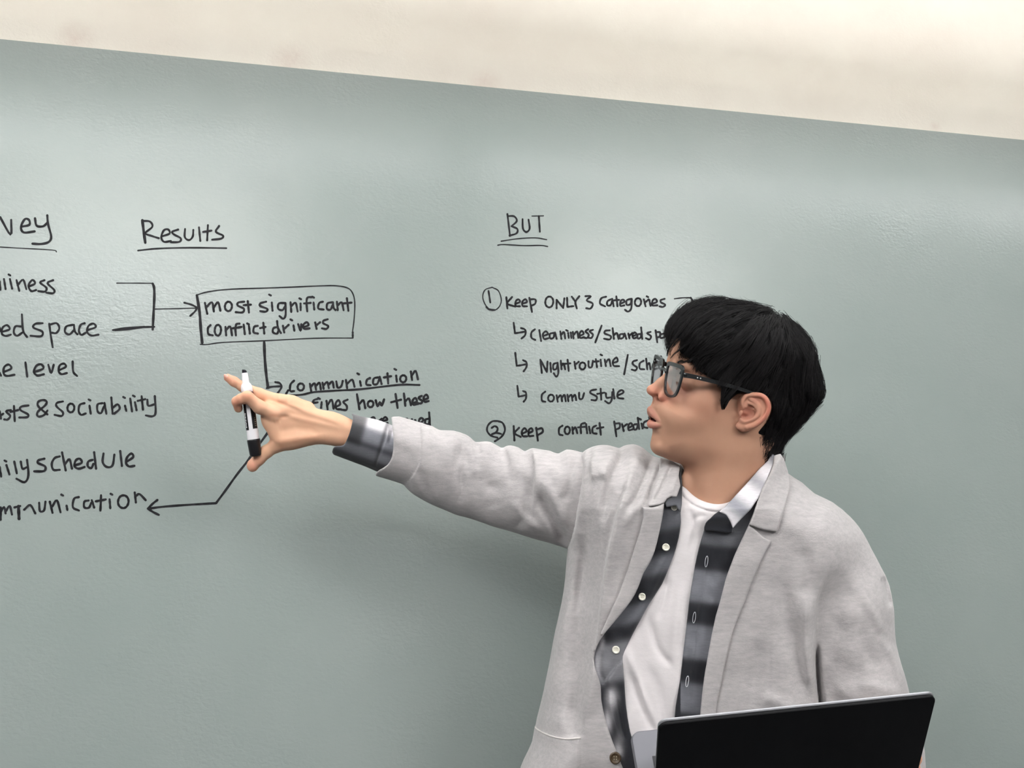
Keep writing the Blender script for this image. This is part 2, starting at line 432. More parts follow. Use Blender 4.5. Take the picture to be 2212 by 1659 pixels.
ink('underline', 'A', '1270,518 1450,500 1750,492 2082,496', 4.2)
ink(W, 'A', '0,800 8,878;40,780 55,872;95,780 115,868;.90,742;155,790 180,888;165,838 215,786 245,872;265,850 325,820 300,788 265,840 290,890 335,880;412,790 372,812 430,860 415,895 355,890;492,790 440,818 502,880 490,910 430,905', 5.2, 'word ending in "iness"')
ink(W, 'A', '0,1225 8,1258;20,1265 92,1240 68,1203 28,1225 20,1280 55,1302 102,1290;195,1215 145,1215 130,1270 160,1300 210,1270;205,1105 215,1250 252,1312;395,1185 330,1190 310,1225 392,1262 380,1305 285,1300;455,1190 470,1300 487,1405;455,1200 522,1185 548,1230 520,1275 478,1272;672,1200 612,1215 600,1265 640,1288 682,1250;682,1200 690,1258 715,1287;782,1185 745,1200 728,1255 750,1292 792,1272;808,1248 882,1220 860,1188 815,1210 803,1265 842,1298 908,1290', 5.2, 'words "shared space" cut by the frame')
ink('bracket', 'A', '-1075,817 1240,817 1395,818;*1405,822 1418,860 1420,950 1413,1100 1405,1242;1040,1248 1200,1225 1420,1218;1060,1250 1200,1238 1330,1218', 4.6)
ink('arrow', 'A', '-1425,1055 1600,1052 1810,1046;1695,997 1760,1015 1812,1040;1812,1042 1795,1075 1750,1118', 4.8)
ink('box_outline', 'C', '-95,230 200,200 400,178 800,165 1150,150 1300,150 1390,170 1430,215 1447,290 1442,430 1427,550;*102,232 125,380 135,520 147,635;-130,648 190,650 330,632 700,617 1100,597 1430,595;1430,545 1430,592', 5)
ink(W, 'C', '170,295 190,388;180,335 230,290 246,368;246,335 282,290 302,362;o370,325,30,40;505,285 455,292 450,318 502,345 490,376 432,374;535,280 545,377;500,315 562,310', 5.4, 'word "most"')
ink(W, 'C', '692,285 645,298 640,320 702,347 688,370 642,365;740,292 746,362;.724,228;852,296 800,300 795,345 830,357 852,328;856,296 858,395 838,430 806,408;900,290 906,372;906,322 942,294 960,368;985,300 986,357;.982,260;1080,246 1045,250 1036,290 1042,367;1015,300 1072,295;1096,292 1102,352;.1092,246;1176,285 1145,296 1136,342 1182,352;1256,290 1215,300 1210,345 1240,352 1260,310;1262,290 1266,335 1284,357;1295,285 1302,357;1302,317 1335,290 1352,357;1380,255 1393,362;1345,300 1420,293', 5.2, 'word "significant"')
ink(W, 'C', '218,485 196,510 200,560 237,572;o280,528,27,46;345,500 351,572;351,527 385,496 401,572;465,472 438,478 430,520 434,572;405,512 482,500;500,480 510,562;545,492 553,557;.537,474;620,490 590,500 585,545 622,557;668,465 676,557;640,510 686,500', 5.4, 'word "conflict" in the box')
ink(W, 'C', '792,500 755,510 750,545 785,557 800,520;785,450 793,510 818,552;835,490 846,547;846,517 884,482;925,487 932,532;.906,440;965,477 986,532 992,477;1010,502 1052,486 1040,460 1010,480 1015,515 1062,512;1110,462 1122,517;1119,487 1152,460;1216,435 1180,448 1180,470 1220,492 1205,517 1168,512', 5.4, 'word "drivers"')
ink('arrow', 'C', '*675,632 680,760 692,900 708,1018;697,1022 740,1010 815,1006;770,970 808,980 822,1015 785,1072', 5)
ink(W, 'C', '880,1040 860,1072;930,958 900,990 897,1045 930,1047;o987,1012,27,30;1065,985 1076,1047;1076,1007 1105,980 1117,1035;1117,1003 1147,975 1158,1032;1172,975 1182,1028;1182,997 1212,970 1226,1022;1226,992 1256,965 1268,1017;1290,965 1302,1017 1332,1005 1345,960;1372,952 1382,1022;1382,985 1425,950 1445,1010;1492,962 1500,1002;.1476,900;1578,935 1552,950 1546,990 1582,997;1648,930 1610,940 1605,985 1637,987 1657,945;1660,925 1676,987;1726,895 1732,982;1695,930 1757,920;1800,915 1806,967;.1792,862;o1860,942,26,30;1925,880 1936,952;1936,912 1966,875 1986,947', 5.4, 'underlined word "communication"')
ink('underline', 'C', '880,1085 1000,1077 1100,1055 1300,1042 1500,1030 1830,993 2000,995', 4.6)
ink(W, 'C', '1132,1113 1096,1128 1088,1178;1080,1150 1130,1143;1165,1142 1160,1190;.1142,1110;1206,1130 1216,1202;1216,1165 1250,1120 1267,1197;1285,1182 1322,1160 1310,1125 1285,1150 1290,1197 1332,1202;1386,1120 1350,1140 1378,1172 1375,1207 1330,1205', 5.4, 'word ending in "fines"')
ink(W, 'C', '1466,1075 1487,1202;1487,1157 1520,1125 1537,1192;o1582,1157,24,27;1626,1125 1641,1177 1661,1140 1677,1172 1697,1118', 5.6, 'word "how"')
ink(W, 'C', '1795,1072 1812,1190;1758,1142 1842,1120;1866,1068 1878,1172;1878,1134 1908,1110 1926,1167;1940,1152 1977,1135 1962,1105 1940,1130 1947,1162 1987,1157;2018,1088 1990,1105 2022,1132 2010,1152 1983,1150;2035,1122 2072,1105 2057,1078 2035,1100 2042,1137 2077,1132', 5.6, 'word "these"')
ink(W, 'H', '1560,650 1575,700;1590,690 1600,640 1630,628 1640,690;1680,655 1670,700;1675,665 1700,640;1712,662 1755,648 1735,625 1712,650 1722,690 1757,680', 5.4, 'word "are" half hidden by the shirt cuff')
ink(W, 'H', '1850,640 1865,700;1865,660 1885,640 1900,655 1905,700;1945,640 1925,650 1925,690 1950,690 1960,650;1990,645 1975,665 1985,690 2015,680 2020,645 2022,735;2060,690 2098,655 2080,632 2058,655 2066,700 2106,690;2150,640 2118,650 2120,690 2150,688 2160,650;2154,580 2163,720', 5.4, 'word ending in "aged" above the grey sleeve')
ink(W, 'B', '0,225 12,250;35,218 102,187 80,153 40,175 35,228 62,252 130,242;226,135 241,258;305,217 382,187 362,150 320,165 300,217 330,248 387,237;425,155 450,227 472,155;520,202 578,172 562,145 525,160 515,210 540,237 587,227;638,125 643,215 676,252', 5.4, 'words ending in "e level"')
ink(W, 'B', '0,560 12,625;0,605 32,582;98,550 55,562 92,600 70,633 40,632;125,515 132,647;95,567 162,550;252,510 190,520 182,550 248,588 240,612 172,615', 5.4, 'word ending in "ests"')
ink(W, 'B', '418,588 340,520 338,478 382,462 412,478 395,512 338,560 328,590 345,608 390,592 418,555', 5.4, 'ampersand')
ink(W, 'B', '552,475 500,488 498,520 552,570 540,602 480,592;o622,532,30,38;742,490 700,505 690,560 712,592 752,580;785,512 796,582;.785,462;897,490 855,502 855,560 885,577 910,520;915,488 932,582;975,440 987,582;987,532 1030,500 1048,540 1000,582;1095,512 1106,557;.1086,440;1140,450 1156,562;1182,482 1196,552;.1172,428;1240,430 1252,547;1205,470 1272,455;1290,460 1298,512 1352,500;1355,428 1362,570 1335,605 1278,597', 5.4, 'word "sociability"')
ink(W, 'B', '0,1045 14,1130;60,1030 86,1112;.50,995;128,1000 150,1102;185,1000 200,1062 236,1050;240,985 252,1120 218,1180 148,1150', 5.6, 'word ending in "ily"')
ink(W, 'B', '392,975 342,988 335,1012 398,1042 388,1082 303,1085;524,955 480,970 455,1020 470,1072 524,1072;545,920 577,1077;572,1022 610,980 632,1062;660,1032 717,1010 700,975 665,990 655,1040 690,1062 742,1047;812,985 775,1000 770,1040 800,1057 820,1020;825,918 842,1062;907,930 900,1005 935,1047 985,1035 1002,940;1053,908 1068,1038;1108,1002 1167,960 1150,930 1115,960 1103,1010 1130,1042 1177,1037', 5.8, 'word "schedule"')
ink(W, 'B', '10,1400 10,1508;10,1440 38,1398 52,1452;55,1432 88,1388 108,1462;*165,1390 170,1500;130,1400 180,1388;215,1420 268,1380 312,1452;345,1360 352,1432 388,1425 400,1350;438,1350 462,1447;460,1392 500,1338 532,1442;585,1385 592,1422;.546,1292;692,1310 650,1325 640,1400 692,1427;777,1340 740,1350 740,1400 780,1402 800,1360;805,1338 826,1402;886,1295 880,1427;840,1347 927,1330;960,1330 966,1407;.976,1285;o1080,1350,46,56;1180,1270 1190,1357;1190,1302 1222,1284 1276,1337', 5.6, 'word ending in "mmunication" beside the arrow head')
ink('arrow', 'Z', '320,1099 350,1095 400,1091 467,1087;467,1087 487,1060 510,1028 532,1000;532,1000 556,966 582,930', 5.6)
ink('arrow_head', 'B', '1378,1335 1340,1365 1295,1410;1295,1410 1340,1440 1390,1465', 5.6)
ink(W, 'D', '335,145 348,250 360,355;340,165 400,168 425,212 375,262;375,262 430,288 422,330 355,352;480,195 484,285 516,317 547,285 537,200;635,165 645,315;-570,165 680,163', 4.6, 'heading "BUT"')
ink('underline', 'D', '-275,405 430,382 600,373 710,390', 4.8)
ink('underline', 'D', '-243,443 300,437 500,447 650,445 720,456', 4.8)
ink('circled_number', 'D', '-190,845 122,870 100,940 130,1020 190,1067 250,1040 277,970 250,880 190,845;135,1032 160,1055 215,1062;155,880 172,990', 4.6, 'circled number one')
ink(W, 'D', '325,940 335,1047;380,938 335,1000 412,1030;412,1002 455,985 440,960 415,980 415,1022 455,1027;480,1002 522,985 507,960 480,980 480,1022 522,1027;545,945 570,1080;550,960 602,962 600,1002 560,1022', 4.8, 'word "Keep" beside the circled one')
ink(W, 'D', 'o735,985,38,52;805,1047 805,965;805,965 868,1042;868,1042 880,950;905,945 908,1032;908,1032 965,1025;950,935 985,982;1022,930 985,985 998,1047', 4.8, 'word "ONLY"')
ink(W, 'D', '1080,930 1132,930 1092,970 1150,1000 1130,1047 1088,1045', 4.8, 'digit three')
ink(W, 'D', '1278,935 1232,950 1220,1000 1268,1027;1322,960 1290,980 1290,1017 1320,1015 1335,975;1335,955 1350,1027;1375,932 1386,1027;1350,970 1402,965;1410,1002 1452,985 1440,962 1415,980 1415,1022 1452,1017;1517,955 1475,970 1475,1012 1510,1005 1520,960;1522,955 1518,1045 1488,1077 1458,1060;o1582,987,30,38;1638,960 1655,1027;1650,990 1685,960;1690,965 1702,1022;.1672,935;1717,1002 1762,985 1747,955 1720,975 1720,1017 1767,1017;1837,955 1800,968 1803,990 1842,1010 1822,1032 1788,1027', 4.8, 'word "Categories"')
ink('bracket', 'D', '-1930,955 2010,945 2085,945;2085,945 2100,970 2112,1030', 5)
ink('arrow', 'E', '395,78 408,178;408,178 450,172 500,163;465,128 505,145 505,195 470,228', 4.8)
ink(W, 'E', '598,140 565,170 565,220 602,242;640,148 657,252;675,205 722,185 702,160 675,185 685,232 727,225;777,175 740,185 745,227 775,220 785,180;790,170 806,232;840,160 851,232;851,192 875,165 887,227;915,175 921,222;.903,152;940,170 946,222;960,165 967,227;970,192 1000,160 1012,222;1025,202 1062,185 1047,155 1025,180 1030,222 1067,215;1107,140 1080,160 1112,190 1097,222 1068,220;1152,145 1120,160 1152,190 1137,222 1108,220', 4.8, 'word "Cleaniness"')
ink('slash', 'E', '1235,105 1175,265', 4.8)
ink(W, 'E', '1312,150 1270,155 1265,180 1322,205 1312,237 1258,230;1340,130 1352,232;1352,197 1380,175 1397,232;1442,185 1410,190 1410,227 1440,220 1450,190;1455,180 1471,232;1490,180 1501,227;1501,202 1527,175;1530,207 1567,190 1552,170 1530,190 1540,227 1572,215;1607,185 1580,190 1580,227 1605,220 1615,190;1612,122 1623,232', 4.8, 'word "Shared"')
ink(W, 'E', '1702,165 1670,178 1706,206 1692,237 1658,225;1750,150 1766,262;1755,167 1792,170 1787,210 1760,217;1837,180 1800,190 1800,222 1832,215 1846,190;1846,185 1858,230;1905,180 1880,195 1882,225 1908,225;1925,205 1960,190 1942,170 1925,190 1930,225 1962,222', 4.8, 'word "space" running behind the fringe')
ink('arrow', 'E', '410,365 424,488;424,488 460,484 510,474;485,435 517,455 517,500 490,542', 4.8)
ink(W, 'E', '650,430 664,557;655,440 712,547;712,547 718,448;745,460 752,547;812,460 775,475 775,522 805,515 815,465;815,460 822,555 802,592 778,560;845,440 852,522;852,490 870,465 887,522;910,430 921,537;880,470 937,465', 4.8, 'word "Night"')
ink(W, 'E', '975,450 986,517;983,477 1017,450;o1052,490,28,33;1110,445 1112,497 1140,500 1152,440;1180,425 1191,502;1155,450 1207,445;1225,430 1231,492;.1231,385;1265,430 1276,492;1276,457 1305,425 1322,492;1340,462 1387,445 1377,410 1345,440 1350,487 1402,492', 4.8, 'word "routine"')
ink('slash', 'E', '1485,385 1450,570', 4.8)
ink(W, 'E', '1572,435 1535,448 1535,475 1572,505 1557,532 1523,525;1637,440 1600,465 1600,515 1642,522;1660,420 1671,522;1671,482 1690,462 1702,522;1722,500 1762,480 1742,460 1722,482 1730,520 1765,515;1815,465 1785,470 1785,512 1812,508 1822,470;1802,398 1826,512', 4.8, 'word "Sched" behind the spectacles')
ink('arrow', 'E', '430,680 442,782;442,782 470,778 512,768;485,730 512,745 512,800 490,832', 4.8)
ink(W, 'E', '697,735 665,765 665,820 697,832;o752,797,28,33;805,770 816,832;816,797 845,770 857,827;857,792 880,765 892,827;908,765 917,827;917,792 945,765 957,822;957,792 982,765 992,817;1020,745 1022,800 1050,802 1067,750', 4.8, 'word "Commu"')
ink(W, 'E', '1182,715 1135,725 1130,750 1187,782 1180,817 1138,815;1225,708 1231,812;1193,757 1262,745;1275,750 1282,792 1322,790;1337,740 1330,815 1305,847 1268,825;1345,712 1357,802;1385,772 1442,745 1427,720 1390,745 1390,792 1442,802', 4.8, 'word "Style"')
ink('circled_number', 'E', '240,1016 190,1020 150,1058 142,1110 178,1155 240,1175;240,1016 290,1035 312,1100 280,1165 215,1210;185,1082 215,1065 242,1085 230,1120 188,1142;188,1142 230,1130 275,1139', 4.8, 'circled number two')
ink(W, 'E', '395,1065 402,1202;447,1080 405,1132 462,1167;475,1137 517,1115 502,1085 475,1110 480,1157 522,1162;540,1132 577,1110 562,1085 540,1105 540,1157 582,1157;610,1080 626,1202;615,1097 662,1085 672,1120 622,1152', 5.2, 'word "keep" beside the circled two')
ink(W, 'E', '862,1060 830,1085 830,1140 862,1152;o907,1105,25,36;955,1075 961,1137;961,1102 985,1075 1002,1132;1077,1035 1042,1045 1035,1085 1038,1132;1010,1077 1082,1070;1087,1045 1097,1132;1115,1070 1126,1132;1182,1060 1150,1080 1150,1127 1187,1137;1215,1035 1227,1147;1190,1087 1252,1075', 5, 'word "conflict" on the lowest line')
ink(W, 'E', '1355,1020 1376,1162;1365,1040 1407,1040 1405,1080 1370,1097;1430,1045 1446,1112;1441,1072 1477,1045;1490,1082 1527,1060 1512,1035 1490,1060 1495,1102 1532,1095;1572,1045 1540,1055 1545,1097 1570,1090 1580,1050;1580,985 1593,1092;1615,1040 1626,1087;.1602,998;1677,1010 1640,1030 1635,1070 1672,1082;1690,975 1697,1062', 5, 'word beginning "predic" ending at the lips')
ink('pen_mark', 'Z', '1736,736 1743,732 1749,730;1742,733 1750,741;1738,739 1746,742', 3)
# ------------------------------------------------------------------ the person: head, neck, hands
random.seed(4); rs = np.random.RandomState(4)
YH = 1.10; S_, C_ = math.sin(math.radians(22)), math.cos(math.radians(22)); PXC = 1600.0; ROLL = 0.16
def head2pix(v):
    hx, b, c = v[:, 0], v[:, 1], v[:, 2]; a = (PXC - hx) / C_
    return np.stack([hx + c * S_, b + ROLL * c, -a * S_ - c * C_], 1)
def hp(hx, b, c):
    """head frame (profile x, height, toward-the-lens side) -> world"""
    return Vector(warp(head2pix(np.array([[hx, b, c]], float)), YH)[0])
body = empty('person', P(1560, 900, YH)); body.location.z = 0
tag(body, 'young man in spectacles pointing left with a marker, grey coat over plaid shirt', 'person')

m_skin = mat('skin', lin(205, 160, 135), 0.58)
n = NT(m_skin); vc = n.n('ShaderNodeVertexColor', layer_name='Col')
a = n.noise(28, 4, .6); mx = n.n('ShaderNodeMixRGB', blend_type='MULTIPLY'); mx.inputs[0].default_value = .5
r = n.ramp(a, 'Fac', [(0.3, (.86, .80, .78)), (0.7, (1, 1, 1))]); n.l(vc, 'Color', mx, 1); n.l(r, 'Color', mx, 2); n.l(mx, 'Color', n.b, 'Base Color')
n.b.inputs['Subsurface Weight'].default_value = .12; n.b.inputs['Subsurface Radius'].default_value = (1, .35, .2); n.b.inputs['Subsurface Scale'].default_value = .006
n.b.inputs['Specular IOR Level'].default_value = .25
p1 = n.noise(700, 2, .5); n.bump(p1, 'Fac', .12, .0004)

def idw(X, Y, pts, p=3):
    num = 0; den = 0
    for x, y, v in pts:
        d = ((X - x) ** 2 + (Y - y) ** 2 + 900) ** (p / 2.); num = num + v / d; den = den + 1 / d
    return num / den
VH = Vol(1384, 1760, 650, 1135, -122, 122, 1.5)
WM = idw(VH.X2, VH.Y2, [(1600, 760, 106), (1500, 730, 88), (1690, 760, 96), (1620, 850, 98), (1505, 830, 85), (1460, 790, 72), (1455, 740, 66),
                        (1520, 870, 86), (1570, 895, 90), (1480, 890, 74), (1445, 880, 56), (1590, 950, 84), (1520, 945, 72), (1460, 945, 52), (1425, 955, 38),
                        (1435, 985, 34), (1480, 985, 54), (1680, 880, 88), (1650, 950, 76), (1430, 850, 46), (1450, 815, 62)])
face = [(1478, 690), (1458, 725), (1450, 755), (1449, 780), (1455, 798), (1457, 815), (1455, 833), (1444, 849), (1426, 861), (1415, 871), (1412, 885), (1412, 900),
        (1412, 915), (1411, 930), (1410, 945), (1411, 960), (1416, 972), (1428, 984), (1446, 994), (1480, 1004), (1530, 1012), (1600, 1010),
        (1655, 985), (1700, 925), (1728, 870), (1735, 800), (1715, 740), (1670, 700), (1610, 680), (1550, 672), (1508, 676)]
RMAP = 56 + 44 * np.clip((800 - VH.Y2) / 90, 0, 1) + 30 * np.clip((VH.X2 - 1600) / 80, 0, 1)
RMAP = RMAP - 17 * gs(VH.X2, VH.Y2, 1424, 896, 34, 30)
VH.inflate(face, RMAP, WM, 0, 0, 2)
VH.cap((1585, 930, 0), (1572, 1140, 0), 90, 96, 26, sc3=(1, 1, 1.12))
VH.ell((1482, 1050, 0), (14, 26, 16), 16)                      # throat
VH.cap((1625, 940, 66), (1520, 1090, 26), 12, 9, 22)           # neck muscle
# nose
VH.chain([(1449, 806, 0, 9), (1428, 826, 0, 8), (1410, 842, 0, 10.5)], 8)
VH.ell((1411, 844, 0), (12.5, 10.5, 12), 6)
for s in (-1, 1):
    VH.cap((1450, 810, 4 * s), (1431, 850, 11 * s), 5.5, 8.5, 11)
    VH.ell((1428, 856, 16 * s), (12, 9.5, 8), 5)
VH.cap((1413, 852, 0), (1418, 861, 0), 5, 5, 5)
for s in (-1, 1): VH.ell((1420, 861, 8.5 * s), (7.5, 4, 4.6), 3, True)
# brow, sockets, cheek
for s in (-1, 1):
    VH.cap((1455, 787, 16 * s), (1472, 785, 50 * s), 6, 6, 16)
    VH.ell((1455, 814, 40 * s), (13, 13, 24), 16, True)
    for (b0, sg, rr) in ((818.5, 1, 18.8), (820.5, -1, 18.4)):
        w_ = VH.win((1452, 796, 42 * s - 20), (1494, 840, 42 * s + 20), 6); X, Y, Z = VH._g(w_)
        G = np.sqrt((X - 1471) ** 2 + (Y - 818) ** 2 + (Z - 42 * s) ** 2) - rr
        G = smax(G, sg * (Y - b0 - .12 * (X - 1460)), 2); VH.F[w_] = smin(VH.F[w_], G.astype(np.float32), 5)
    VH.ell((1505, 854, 54 * s), (26, 16, 14), 22)
# lips
VH.cap((1417, 868, 0), (1413, 879, 0), 6, 7.5, 12)
def arc(x0, y0, x1, y1, c1, r0, r1, s, n_=6):
    o = []
    for i in range(n_ + 1):
        t = i / n_; o.append((x0 + (x1 - x0) * t ** 1.6, y0 + (y1 - y0) * t, s * c1 * t, r0 + (r1 - r0) * t ** 1.4))
    return o
LIPS = []
for s in (-1, 1):
    LIPS.append((s, arc(1406, 885, 1421, 909, 25, 6.8, 2.6, s) , 0)); LIPS.append((s, arc(1408, 890, 1422, 911, 25, 5.6, 2.2, s), 0)); LIPS.append((s, arc(1408.5, 917, 1422, 914, 25, 8.6, 2.6, s), 1))
    VH.chain(arc(1406, 885, 1421, 909, 25, 6.8, 2.6, s), 4)
    VH.chain(arc(1408, 890, 1422, 911, 25, 5.6, 2.2, s), 4)
    VH.chain(arc(1408.5, 917, 1422, 914, 25, 8.6, 2.6, s), 5)
    VH.chain([(x, y, z, r) for x, y, z, r in arc(1406, 903, 1424, 911.5, 26, 3.2, 1.4, s)], 2, True)
VH.ell((1414, 904, 0), (12, 3.6, 13), 2, True)
VH.ell((1408, 934, 0), (7, 6, 24), 8, True)
VH.ell((1424, 966, 0), (14, 14, 20), 14)
VH.ell((1409, 871, 0), (3, 7, 3), 5, True)
V, Q = VH.mesh(); V = relax(V, Q, 2, .4)
def skincol(v):
    base = np.array(lin(178, 137, 114)); n_ = len(v); c = np.tile(base, (n_, 1))
    def mixc(wt, col): nonlocal c; wt = np.clip(wt, 0, 1)[:, None]; c = c * (1 - wt) + np.array(lin(*col)) * wt
    hx, b, cc = v.T
    mixc(.55 * gs(hx, b, 1408, 846, 18, 16), (208, 134, 112)); mixc(.5 * gs(hx, b, 1427, 858, 12, 9), (190, 112, 98))
    ac = np.abs(cc)
    mixc(.25 * gs(hx, b, 1490, 868, 45, 30), (205, 142, 120))
    near = np.where((np.abs(hx - 1415) < 30) & (np.abs(b - 900) < 36))[0]; dl = [np.full(len(v), 99.), np.full(len(v), 99.)]
    for s_, ch, kind in LIPS:
        for p, q in zip(ch, ch[1:]):
            p3, q3 = np.array(p[:3]), np.array(q[:3]); d_ = q3 - p3; w3 = v[near] - p3; t_ = np.clip(w3 @ d_ / (d_ @ d_), 0, 1)
            dist = np.linalg.norm(w3 - t_[:, None] * d_, axis=1) - (p[3] + (q[3] - p[3]) * t_); dl[kind][near] = np.minimum(dl[kind][near], dist)
    t = np.clip(ac / 25, 0, 1.3); up_ = np.clip((904 + 8.5 * t - b) / 1.5 + .5, 0, 1)
    mixc(.7 * up_ * np.clip((2.6 - dl[0]) / 2.4, 0, 1), (168, 108, 100)); mixc(.75 * (1 - up_) * np.clip((3.0 - dl[1]) / 2.4, 0, 1), (192, 112, 110))
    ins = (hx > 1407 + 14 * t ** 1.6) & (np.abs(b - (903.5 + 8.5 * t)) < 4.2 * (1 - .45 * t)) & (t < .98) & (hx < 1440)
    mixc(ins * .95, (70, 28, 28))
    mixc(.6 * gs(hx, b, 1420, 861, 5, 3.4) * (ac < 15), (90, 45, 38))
    mixc(.4 * gs(hx, b, 1462, 836, 20, 10) * (ac > 15), (176, 128, 112))
    return c
cols_h = skincol(V); pts_h = warp(head2pix(V), YH); FH = Q
HEADV = V.copy()

# ear on the side toward the camera
VE = Vol(1572, 1676, 838, 945, -150, -72, .9)
ear = [(1590, 868), (1602, 855), (1618, 849.5), (1637, 849), (1652, 854), (1661, 866), (1665, 880), (1660, 897), (1648, 910.5), (1633, 922), (1613, 930.5), (1599, 931), (1588, 925), (1583, 911), (1586, 890)]
TE = (-103 - 0.10 * (VE.X2 - 1590) + 40 * np.clip((1610 - VE.X2) / 30, 0, 1) ** 1.6).astype(np.float32)
de = -polysd(VE.X2, VE.Y2, crv(ear, 4, True))
e1 = np.maximum(-de + 1.5, 0)[:, :, None]; G = np.sqrt(e1 ** 2 + np.maximum(np.abs(VE.z - TE[:, :, None]) - 2.2, 0) ** 2) - 2.0
VE.F = np.minimum(VE.F, G.astype(np.float32))
def te(x): return -103 - 0.10 * (x - 1590)
def ech(lst, k=3, dz=0, sub=False):
    q = crv([(x, y, r) for x, y, r in lst], 3); VE.chain([(a, b, te(a) + dz, r) for a, b, r in q], k, sub)
ech([(1606, 882, 2.4), (1604, 868, 4), (1612, 856, 4.5), (1628, 853, 4.6), (1645, 855, 4.6), (1656, 865, 4.6), (1660, 880, 4.4), (1655, 896, 4.4), (1644, 908, 4.6), (1630, 918, 5), (1614, 924, 5.5)], 3, -4)
ech([(1620, 862, 3), (1632, 870, 3.8), (1639, 882, 4.4), (1637, 896, 4.6), (1626, 906, 4.4), (1612, 910, 4.6), (1602, 908, 4.4)], 4, -3.2)
ech([(1618, 871, 2.5), (1630, 876, 3), (1637, 884, 3.5)], 4, -2.6)
VE.ell((1602, 895, te(1600) - 5), (6.5, 9, 5), 5); VE.ell((1602, 920, te(1600) - 1), (13, 10, 5.5), 6)
VE.cap((1600, 872, te(1590) + 17), (1598, 912, te(1590) + 18), 9, 8, 10)
d2 = polysd(VE.X2, VE.Y2, crv([(x * .86 + 1618 * .14, y * .86 + 890 * .14) for x, y in ear], 3, True))
G = np.maximum(d2[:, :, None], np.abs(VE.z - TE[:, :, None] - 12) - 10).astype(np.float32); VE.F = smin(VE.F, G, 4)
VE.ell((1617, 893, te(1617) - 3), (13, 12, 7), 4, True); VE.ell((1609, 900, te(1610) - 2), (8, 6, 10), 4, True)
VE.ell((1624, 878, te(1622) - 2), (7, 4.5, 3), 3, True)
V, Q = VE.mesh(); V = relax(V, Q, 1, .4)
ce = np.tile(np.array(lin(190, 140, 118)), (len(V), 1))
rim = np.clip(1 - np.abs(polysd(V[:, 0], V[:, 1], crv(ear, 4, True)) + 4) / 9, 0, 1) * np.clip((V[:, 0] - 1625) / 30, 0, 1)
ce = ce * (1 - .55 * rim[:, None]) + np.array(lin(205, 110, 96)) * .55 * rim[:, None]
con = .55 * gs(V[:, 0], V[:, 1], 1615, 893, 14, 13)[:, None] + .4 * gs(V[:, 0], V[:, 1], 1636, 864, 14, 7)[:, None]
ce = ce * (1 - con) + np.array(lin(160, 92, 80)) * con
pts_e = warp(V, YH); FE = Q

# ---- raised right hand with wrist
YHD = 1.16
VP = Vol(464, 830, 788, 1046, -62, 84, 1.15)
palm = [(572, 868), (590, 856), (612, 852), (636, 854), (652, 863), (673, 876), (692, 885), (720, 889), (745, 899), (765, 909), (800, 922), (835, 935), (835, 1010), (790, 990),
        (757, 972), (729, 965), (706, 961), (688, 960), (667, 963), (644, 969), (622, 972), (604, 970), (590, 958), (581, 944), (577, 934), (568, 921), (563, 905), (564, 885)]
HM = idw(VP.X2, VP.Y2, [(590, 900, 17), (640, 900, 19), (640, 950, 21), (700, 925, 22), (760, 940, 26), (820, 960, 28), (600, 860, 15)])
hand_t = folds(VP.X2, VP.Y2, [('r', [(606, 893), (650, 905), (735, 925)], 1.7, 6), ('r', [(612, 871), (660, 888), (740, 915)], 1.6, 6), ('v', [(576, 887), (588, 895), (604, 899), (625, 900)], 4.2, 4.0),
                              ('v', [(574, 861), (592, 866), (614, 875), (650, 888)], 2.4, 4), ('v', [(569, 872), (582, 878), (600, 884)], 1.8, 2.4), ('r', [(585, 958), (640, 948), (700, 945)], 3.0, 9),
                              ('v', [(600, 932), (640, 925), (690, 935)], 1.8, 8), ('r', [(590, 906), (604, 903)], 3.0, 8), ('r', [(598, 862), (625, 862)], 2, 7)])
VP.inflate(palm, 24, HM, 8, 0, 2)
VP.F -= (hand_t[:, :, None] * np.clip((8 - VP.z) / 8, 0, 1)).astype(np.float32)
VP.chain([(628, 884, 6, 15), (590, 893, -2, 15.5), (560, 879, -14, 14), (535, 858, -24, 13)], 7)          # index
VP.chain([(535, 858, -24, 13), (521, 862, -21, 11.5), (511, 867, -15, 10.8)], 4); VP.chain([(511, 867, -15, 10.8), (515, 882, -4, 9.4)], 3)
VP.ell((532, 855, -27), (10, 9, 10), 5)
VP.chain([(650, 880, 12, 16), (604, 866, 14, 13.5), (560, 851, 17, 12.2), (525, 836, 19, 10.6), (505, 824, 21, 10), (492, 816, 22, 8.6)], 6)  # middle
VP.chain([(665, 882, 14, 15), (622, 872, 32, 12), (606, 885, 52, 11)], 6); VP.chain([(606, 885, 52, 11), (618, 904, 58, 9)], 4)          # ring
VP.chain([(690, 900, 14, 13), (655, 896, 38, 10.5), (640, 908, 54, 9.5)], 6); VP.chain([(640, 908, 54, 9.5), (650, 924, 56, 8)], 4)        # little
VP.chain([(668, 940, 8, 18), (628, 951, 10, 17), (597, 962, 14, 14.5), (575, 976, 18, 13.2), (560, 990, 20, 13), (548, 1004, 21, 12.2)], 8)  # thumb
VP.ell((545, 1006, 20), (12, 13.5, 10.5), 4)
VP.cap((520, 826, 8), (513, 842, 8), .8, .8, 2.5, True)
V, Q = VP.mesh(); V = relax(V, Q, 3, .45)
chd = np.tile(np.array(lin(224, 178, 148)), (len(V), 1))
def mixh(wt, col): global chd; wt = np.clip(wt, 0, 1)[:, None]; chd = chd * (1 - wt) + np.array(lin(*col)) * wt
X_, Y_, Z_ = V.T
mixh(.55 * gs(X_, Y_, 492, 816, 30, 20), (222, 150, 128)); mixh(.5 * gs(X_, Y_, 547, 1006, 18, 18), (212, 142, 126)); mixh(.6 * gs(X_, Y_, 512, 872, 16, 16), (204, 132, 112))
